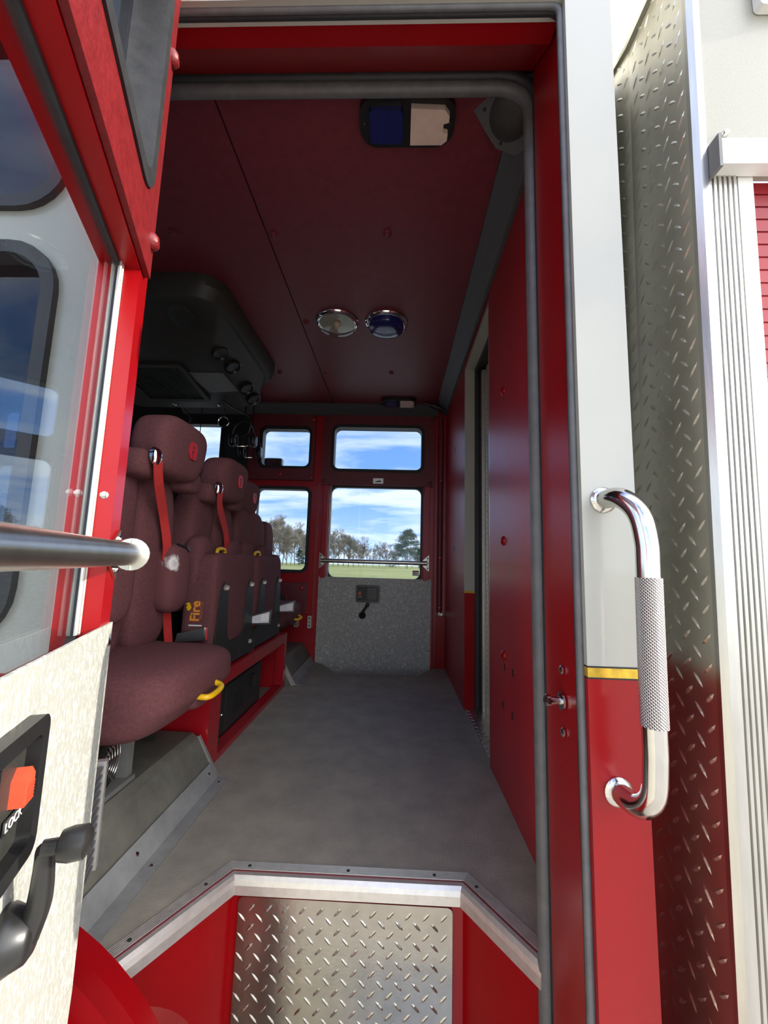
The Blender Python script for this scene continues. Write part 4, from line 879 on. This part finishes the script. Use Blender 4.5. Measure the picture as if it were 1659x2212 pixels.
# ================================================================== cables and headsets hanging in the dark cab front
def cable(name, pts, r, label, m=BLACKP):
    bm = new(); tube(bm, smooth_path(pts, 8), r, 6); return tag(obj(name, bm, m, None, smooth=True, origin=pts[0]), label, 'cable', 'black cables hanging over the seats')
def headset(x, y, z, label):
    top = [(x, y, z+0.085), (x, y+0.01, z+0.16), (x, y+0.01, 1.981)]
    t = thing('headset', (x, y, z-0.09), label, 'headset', 'intercom headsets hanging over the seats')
    bm = new(); tube(bm, [(x+0.075*math.cos(a), y, z+0.085*math.sin(a)) for a in [PI*(-0.1+1.2*i/18) for i in range(19)]], 0.006, 8); obj('head_band', bm, BLACKP, t, smooth=True)
    bm = new(); tube(bm, top, 0.004, 6); obj('hook_cord', bm, BLACKP, t)
    for s in (-1, 1):
        bm = new(); pillow(bm, (x+s*0.07, y, z-0.045), (0.04, 0.07, 0.085), 0.7, 8); c = obj('ear_cup', bm, BLACKP, t, smooth='all')
        bm = new(); tube(bm, [(x+s*0.048, y+0.028*math.cos(a), z-0.045+0.034*math.sin(a)) for a in [2*PI*i/16 for i in range(17)]], 0.007, 6); obj('ear_pad', bm, BLACKR, c, smooth=True)
    bm = new(); tube(bm, smooth_path([(x+0.07, y-0.03, z-0.06), (x+0.05, y-0.07, z-0.10), (x, y-0.09, z-0.11)], 5), 0.004, 6); obj('mic_boom', bm, STEEL, t, smooth=True)
headset(-1.02, 2.55, 1.56, 'black headset hanging on a hook behind the second headrest')
headset(-1.13, 2.98, 1.60, 'black headset hanging at the edge of the small upper window')
cable('hanging_cable', [(-1.12, 2.42, 1.735), (-1.05, 2.42, 1.69), (-0.97, 2.42, 1.65), (-0.93, 2.42, 1.61), (-0.94, 2.42, 1.53), (-0.98, 2.42, 1.50)], 0.004, 'thin black cable looped beside the hanging headset')
cable('hanging_cable', [(-1.38, 2.45, 1.69), (-1.34, 2.4, 1.66), (-1.30, 2.4, 1.60), (-1.36, 2.42, 1.56), (-1.40, 2.42, 1.62)], 0.004, 'black cable loop above the first headrest')
cc_ = [( -1.335+0.012*math.cos(i*0.9), 2.6+0.012*math.sin(i*0.9), 1.50-i*0.0022) for i in range(110)]
bm = new(); tube(bm, [(-1.335, 2.6, 1.981), (-1.335, 2.6, 1.55), (-1.335, 2.6, 1.51)]+cc_, 0.0028, 5)
tag(obj('coiled_cord', bm, BLACKP, None, smooth=True, origin=(-1.335, 2.6, 1.98)), 'coiled black microphone cord hanging in front of the small window', 'cord')
bm = new(); tube(bm, [(-1.16, 2.56, 1.981), (-1.16, 2.56, 1.70), (-1.16, 2.55, 1.676)]+[(-1.16+0.035*math.sin(i*PI/12), 2.55, 1.64+0.035*math.cos(i*PI/12)) for i in range(25)], 0.004, 6)
tag(obj('hook_ring', bm, STEEL, None, smooth=True, origin=(-1.16, 2.55, 1.6)), 'dark ring hook below the console', 'hook')
# mirror outside the far fixed window
t = thing('side_mirror', (-1.06, 3.42, 1.50), 'small black mirror outside the upper fixed window', 'mirror')
bm = new(); pillow(bm, (-1.085, 3.42, 1.585), (0.165, 0.05, 0.08), 0.3, 8); obj('mirror_head', bm, BLACKP, t, smooth='all')
bm = new(); tube(bm, [(-1.09, 3.42, 1.55), (-1.10, 3.42, 1.44), (-1.12, 3.30, 1.36), (-1.13, 3.18, 1.34)], 0.008, 8); obj('mirror_arm', bm, BLACKP, t, smooth=True)

# ================================================================== outside handle and striker
gh = thing('grab_handle', (0.335, 0.66, 0.417), 'polished steel grab handle with knurled grip on the white and red cab post', 'grab handle')
hp = smooth_path([(0.331, 0.659, 0.853), (0.335, 0.618, 0.850), (0.345, 0.592, 0.825), (0.350, 0.584, 0.785), (0.350, 0.583, 0.735), (0.3475, 0.583, 0.54), (0.347, 0.584, 0.49), (0.346, 0.592, 0.445), (0.341, 0.618, 0.420), (0.336, 0.659, 0.417)], 6)
bm = new(); tube(bm, hp, 0.0152, 20); obj('handle_tube', bm, STEEL, gh, smooth=True)
for p in ((0.331, 0.6598, 0.853), (0.336, 0.6598, 0.417)):
    bm = new(); lathe(bm, [(0.021, 0), (0.021, 0.003), (0.018, 0.006), (0.0152, 0.007)], p, (0, -1, 0), 24); obj('flange', bm, STEEL, gh, smooth=True)
gs = bpy.data.meshes.new('knurled_grip'); bm = new(); tube(bm, [(0.0014, 0, 0.095), (0, 0, 0), (-0.0012, 0, -0.1)], 0.0168, 40); bmesh.ops.recalc_face_normals(bm, faces=bm.faces); bm.to_mesh(gs); bm.free()
gs.polygons.foreach_set('use_smooth', [True]*len(gs.polygons)); gs.set_sharp_from_angle(angle=0.7); gs.materials.append(KNURL)
go = bpy.data.objects.new('knurled_grip', gs); C.objects.link(go); go.parent = gh; go.location = Vector((0.3488, 0.583, 0.637))-gh.location; ORG[go.name] = Vector(gh.location)
sk = thing('striker_pin', (0.300, 0.772, 0.508), 'steel door striker pin on the red jamb', 'door striker')
bm = new(); lathe(bm, [(0.015, 0), (0.015, 0.004), (0.007, 0.005), (0.007, 0.022), (0.011, 0.023), (0.011, 0.029), (0.008, 0.031), (0.0, 0.031)], (0.3018, 0.772, 0.508), (-1, 0, 0), 20); obj('pin', bm, STEEL, sk, smooth=True)

# ================================================================== equipment body behind the cab
LEAN = 0.0214
def lean(o):
    off = ORG[o.name]
    for v in o.data.vertices: v.co.x += LEAN*(v.co.z+off.z-0.95)
    return o
XB, YB = 0.462, 0.60
tb = thing('equipment_body', (0.6, 0.62, -1.0), 'equipment body with diamond plate front wall and white compartment frame', 'truck body')
fp = Frame((XB, 0, 0), (0, 1, 0), (-1, 0, 0), (0, 0, 1))
bm = new(); box(bm, XB, XB+0.004, YB+0.012, 0.772, -0.9, 1.882); lean(obj('plate_sheet', bm, TREADW, tb))
bm = new(); lugs(bm, YB+0.018, 0.772, -0.9, 1.88, fp, 0.0, pitch=0.0415); tag(lean(obj('plate_lugs', bm, TREADW, tb)), kind='stuff')
fp2 = Frame((XB, 0.772, 0), Vector((-0.18, 1, 0)).normalized(), Vector((-1, -0.18, 0)).normalized(), (0, 0, 1))
bm = new(); box(bm, 0.0, 0.22, -0.004, 0.0, -0.9, 1.882, fp2); lean(obj('plate_sheet', bm, TREADW, tb))
bm = new(); lugs(bm, 0.0, 0.22, -0.9, 1.88, fp2, 0.0, pitch=0.0415); tag(lean(obj('plate_lugs', bm, TREADW, tb)), kind='stuff')
bm = new(); tube(bm, [(XB-0.002, YB+0.02, 1.882), (XB-0.002, 0.772, 1.882), (XB-0.036, 0.99, 1.882)], 0.008, 8); lean(obj('rolled_edge', bm, TREADW, tb, smooth=True))
bm = new(); prism(bm, [(XB-0.001, YB+0.012), (XB-0.001, YB+0.004), (XB+0.006, YB-0.003), (XB+0.016, YB-0.004), (XB+0.016, YB+0.012)], -0.9, 1.92, Frame((0, 0, 0), (1, 0, 0), (0, 0, 1), (0, 1, 0))); lean(obj('corner_trim', bm, ALU, tb))
bm = new(); box(bm, XB+0.016, 1.6, YB, YB+0.03, 1.40, 1.92); lean(obj('upper_panel', bm, BEIGE, tb, bevel=0.002))
bm = new(); box(bm, XB+0.022, 1.6, YB-0.018, YB, 1.405, 1.428); box(bm, XB+0.022, 1.6, YB-0.022, YB, 1.378, 1.4035); lean(obj('drip_rail', bm, WHITEP, tb, bevel=0.002))
bm = new(); box(bm, XB+0.017, XB+0.022, YB-0.026, YB, 1.370, 1.428); lean(obj('rail_end', bm, GREYD, tb))
# ribbed jamb
pr = [(XB+0.016, YB+0.03)]
for i in range(6):
    a = XB+0.0165+i*0.0078; pr += [(a, YB+0.001), (a+0.001, YB-0.002), (a+0.005, YB-0.002), (a+0.0062, YB+0.002)]
pr += [(XB+0.0635, YB+0.001), (XB+0.0635, YB+0.03)]
bm = new(); prism(bm, pr, -0.9, 1.40, Frame((0, 0, 0), (1, 0, 0), (0, 0, 1), (0, 1, 0))); lean(obj('ribbed_jamb', bm, ALU, tb))
bm = new(); box(bm, XB+0.0665, XB+0.090, YB+0.002, YB+0.03, -0.9, 1.40); lean(obj('white_jamb', bm, WHITEP, tb, bevel=0.002))
bolt('side_bolt', (0.518, YB, 1.452), (0, -1, 0), 0.006, 0.010, STEEL, tb)
rd = thing('roll_up_door', (0.8, 0.63, -0.9), 'red slatted roll-up compartment door', 'roll-up door')
z = 1.39; i = 0
proto = None
while z > -0.6:
    bm = new(); prism(bm, [(YB+0.022, z-0.0215), (YB+0.020, z-0.004), (YB+0.022, z-0.001), (YB+0.034, z-0.001), (YB+0.034, z-0.0215)], XB+0.090+LEAN*(z-0.95), 1.4, fx); obj('slat', bm, SLAT, rd); z -= 0.0228
ml = thing('marker_lamp', (0.62, 0.59, 1.69), 'square white side lamp with screws high on the equipment body', 'side lamp')
fm = Frame((0, YB-0.001, 0), (1, 0, 0), (0, -1, 0), (0, 0, 1))
bm = new(); prism(bm, rrect(0.586, 0.70, 1.688, 1.80, 0.008, 4), 0, 0.014, fm); obj('lamp_bezel', bm, WHITEP, ml, bevel=0.003)
bm = new(); prism(bm, rrect(0.612, 0.674, 1.714, 1.774, 0.006, 4), 0.012, 0.022, fm); obj('lamp_lens', bm, GREYD, ml, bevel=0.003)
for (a, c) in ((0.599, 1.702), (0.687, 1.702)): bolt('lamp_screw', fm(a, 0.014, c), (0, -1, 0), 0.005, 0.003, STEEL, ml)

# ================================================================== trees across the field
rng = random.Random(4)
def bare_tree_mesh(name, seed, height):
    r = random.Random(seed); bm = new(); tw = new()
    def branch(p, d, ln, rad, depth):
        q = p+d*ln; mid = p+d*ln*0.5+Vector((r.uniform(-1, 1), r.uniform(-1, 1), 0))*ln*0.05
        tgt = bm if depth < 2 else tw; rad = max(rad, 0.042)
        tube(tgt, [p, mid, q], rad, 4 if depth < 2 else 3, False, [rad, rad*0.82, rad*0.62])
        if depth >= 4: return
        for k in range(r.randint(4, 6) if depth else 17):
            t = r.uniform(0.35, 1.0) if depth else r.uniform(0.14, 1.0)
            b = p+d*ln*t
            side = Vector((r.uniform(-1, 1), r.uniform(-1, 1), r.uniform(0.1, 0.6))).normalized()
            nd = (d*0.62+side*0.75).normalized()
            branch(b, nd, ln*r.uniform(0.48, 0.68)*(1.0 if depth else 0.62), rad*0.52*(1.1-0.4*t), depth+1)
    branch(Vector((0, 0, 0)), Vector((r.uniform(-.04, .04), r.uniform(-.04, .04), 1)).normalized(), height*0.72, height*0.012, 0)
    out = []
    for b, nm in ((bm, name+'_trunk'), (tw, name+'_twigs')):
        me = bpy.data.meshes.new(nm); b.to_mesh(me); b.free(); out.append(me)
    return out
variants = [bare_tree_mesh('bare_tree', 10+i, 20.0) for i in range(5)]
for a, b in variants: a.materials.append(BARK); b.materials.append(TWIG)
def place_tree(x, y, s, rot, v, label):
    o = thing('bare_tree', (x, y, -1.0), label, 'tree', 'bare winter trees across the field'); o.rotation_euler.z = rot; o.scale = (s, s, s)
    for me, nm in zip(variants[v], ('trunk', 'crown_twigs')):
        c = bpy.data.objects.new(nm, me); C.objects.link(c); c.parent = o; c.location = (0, 0, 0); ORG[c.name] = Vector((x, y, -1))
        if nm == 'crown_twigs': c['kind'] = 'stuff'
D = 215.0
def px2x(px, d): return (px-856)/FPX*d
k = 0
for px in list(range(556, 672, 9)):
    h = 93-abs(px-592)*0.45+rng.uniform(-6, 6); d = D+(k % 6)*17-30
    place_tree(px2x(px, d), d, h*d/FPX/20.0, rng.uniform(0, 6.28), k % 5, 'tall bare tree in the grove seen through the tall fixed window'); k += 1
for px in list(range(676, 790, 11)):
    h = 66-abs(px-722)*0.20+rng.uniform(-6, 6); d = D+(k % 5)*17-20
    place_tree(px2x(px, d), d, h*d/FPX/20.0, rng.uniform(0, 6.28), k % 5, 'bare tree on the field edge seen in the left part of the far door window'); k += 1
for px in list(range(792, 960, 14)):
    h = 44+rng.uniform(-8, 8); d = D+(k % 5)*14+15
    place_tree(px2x(px, d), d, h*d/FPX/20.0, rng.uniform(0, 6.28), k % 5, 'low thin bare tree in the distance near the pine'); k += 1
for px in list(range(400, 560, 20)):
    h = 70+rng.uniform(-8, 8); d = D+(k % 5)*17+85
    place_tree(px2x(px, d), d, h*d/FPX/20.0, rng.uniform(0, 6.28), k % 5, 'bare tree behind the cab seats beyond the front side windows'); k += 1
def pine(x, y, h, label, name='pine_tree', low=0.32, seed=3, wide=0.36):
    r = random.Random(seed); t = thing(name, (x, y, -1.0), label, 'tree')
    bm = new(); P = [(x, y, -1.0), (x+h*0.01, y, -1+h*0.4), (x-h*0.01, y, -1+h*0.75), (x, y, -1+h*0.98)]; tube(bm, P, 0, 8, True, [h*0.013, h*0.011, h*0.008, h*0.003])
    f = new()
    for i in range(60):
        z = low+(0.97-low)*(i/59)**0.9; wdt = wide*(1-((z-low)/(1-low))**2.2)*r.uniform(0.55, 1.0)+0.04; a = r.uniform(0, 2*PI)
        e = Vector((x+math.cos(a)*wdt*h, y+math.sin(a)*wdt*h, -1+z*h+r.uniform(0, 0.05)*h))
        b = Vector((x, y, -1+z*h-0.03*h)); tube(bm, [b, e], 0, 4, True, [h*0.006, h*0.002])
        for j in range(3):
            c = b+(e-b)*(0.55+0.23*j)
            rad = h*0.075*r.uniform(0.7, 1.2)
            for q in range(46):
                v = Vector((r.gauss(0, 1), r.gauss(0, 1), r.gauss(0, 0.38)))*rad*0.62; p = c+v
                d1_ = Vector((r.uniform(-1, 1), r.uniform(-1, 1), r.uniform(-.4, .6))).normalized()*h*0.021; d2_ = Vector((r.uniform(-1, 1), r.uniform(-1, 1), r.uniform(-.6, .6))).normalized()*h*0.016
                f.faces.new([f.verts.new(w_) for w_ in (p-d1_, p+d2_, p+d1_)])
    obj('trunk', bm, BARK, t); tag(obj('needles', f, PINE, t), kind='stuff')
pine(px2x(879, 200), 200, 83*200/FPX, 'dark green pine with a layered crown seen through the far door window')
pine(px2x(648, 205), 205, 34*205/FPX, 'small dark evergreen among the bare trees', 'evergreen_bush', 0.08, 5, 0.34)
pine(px2x(905, 230), 230, 42*230/FPX, 'low evergreen growing right beside the pine', 'evergreen_bush', 0.08, 6, 0.42)
pine(px2x(850, 240), 240, 24*240/FPX, 'small round evergreen on the far field edge', 'evergreen_bush', 0.05, 7, 0.6)
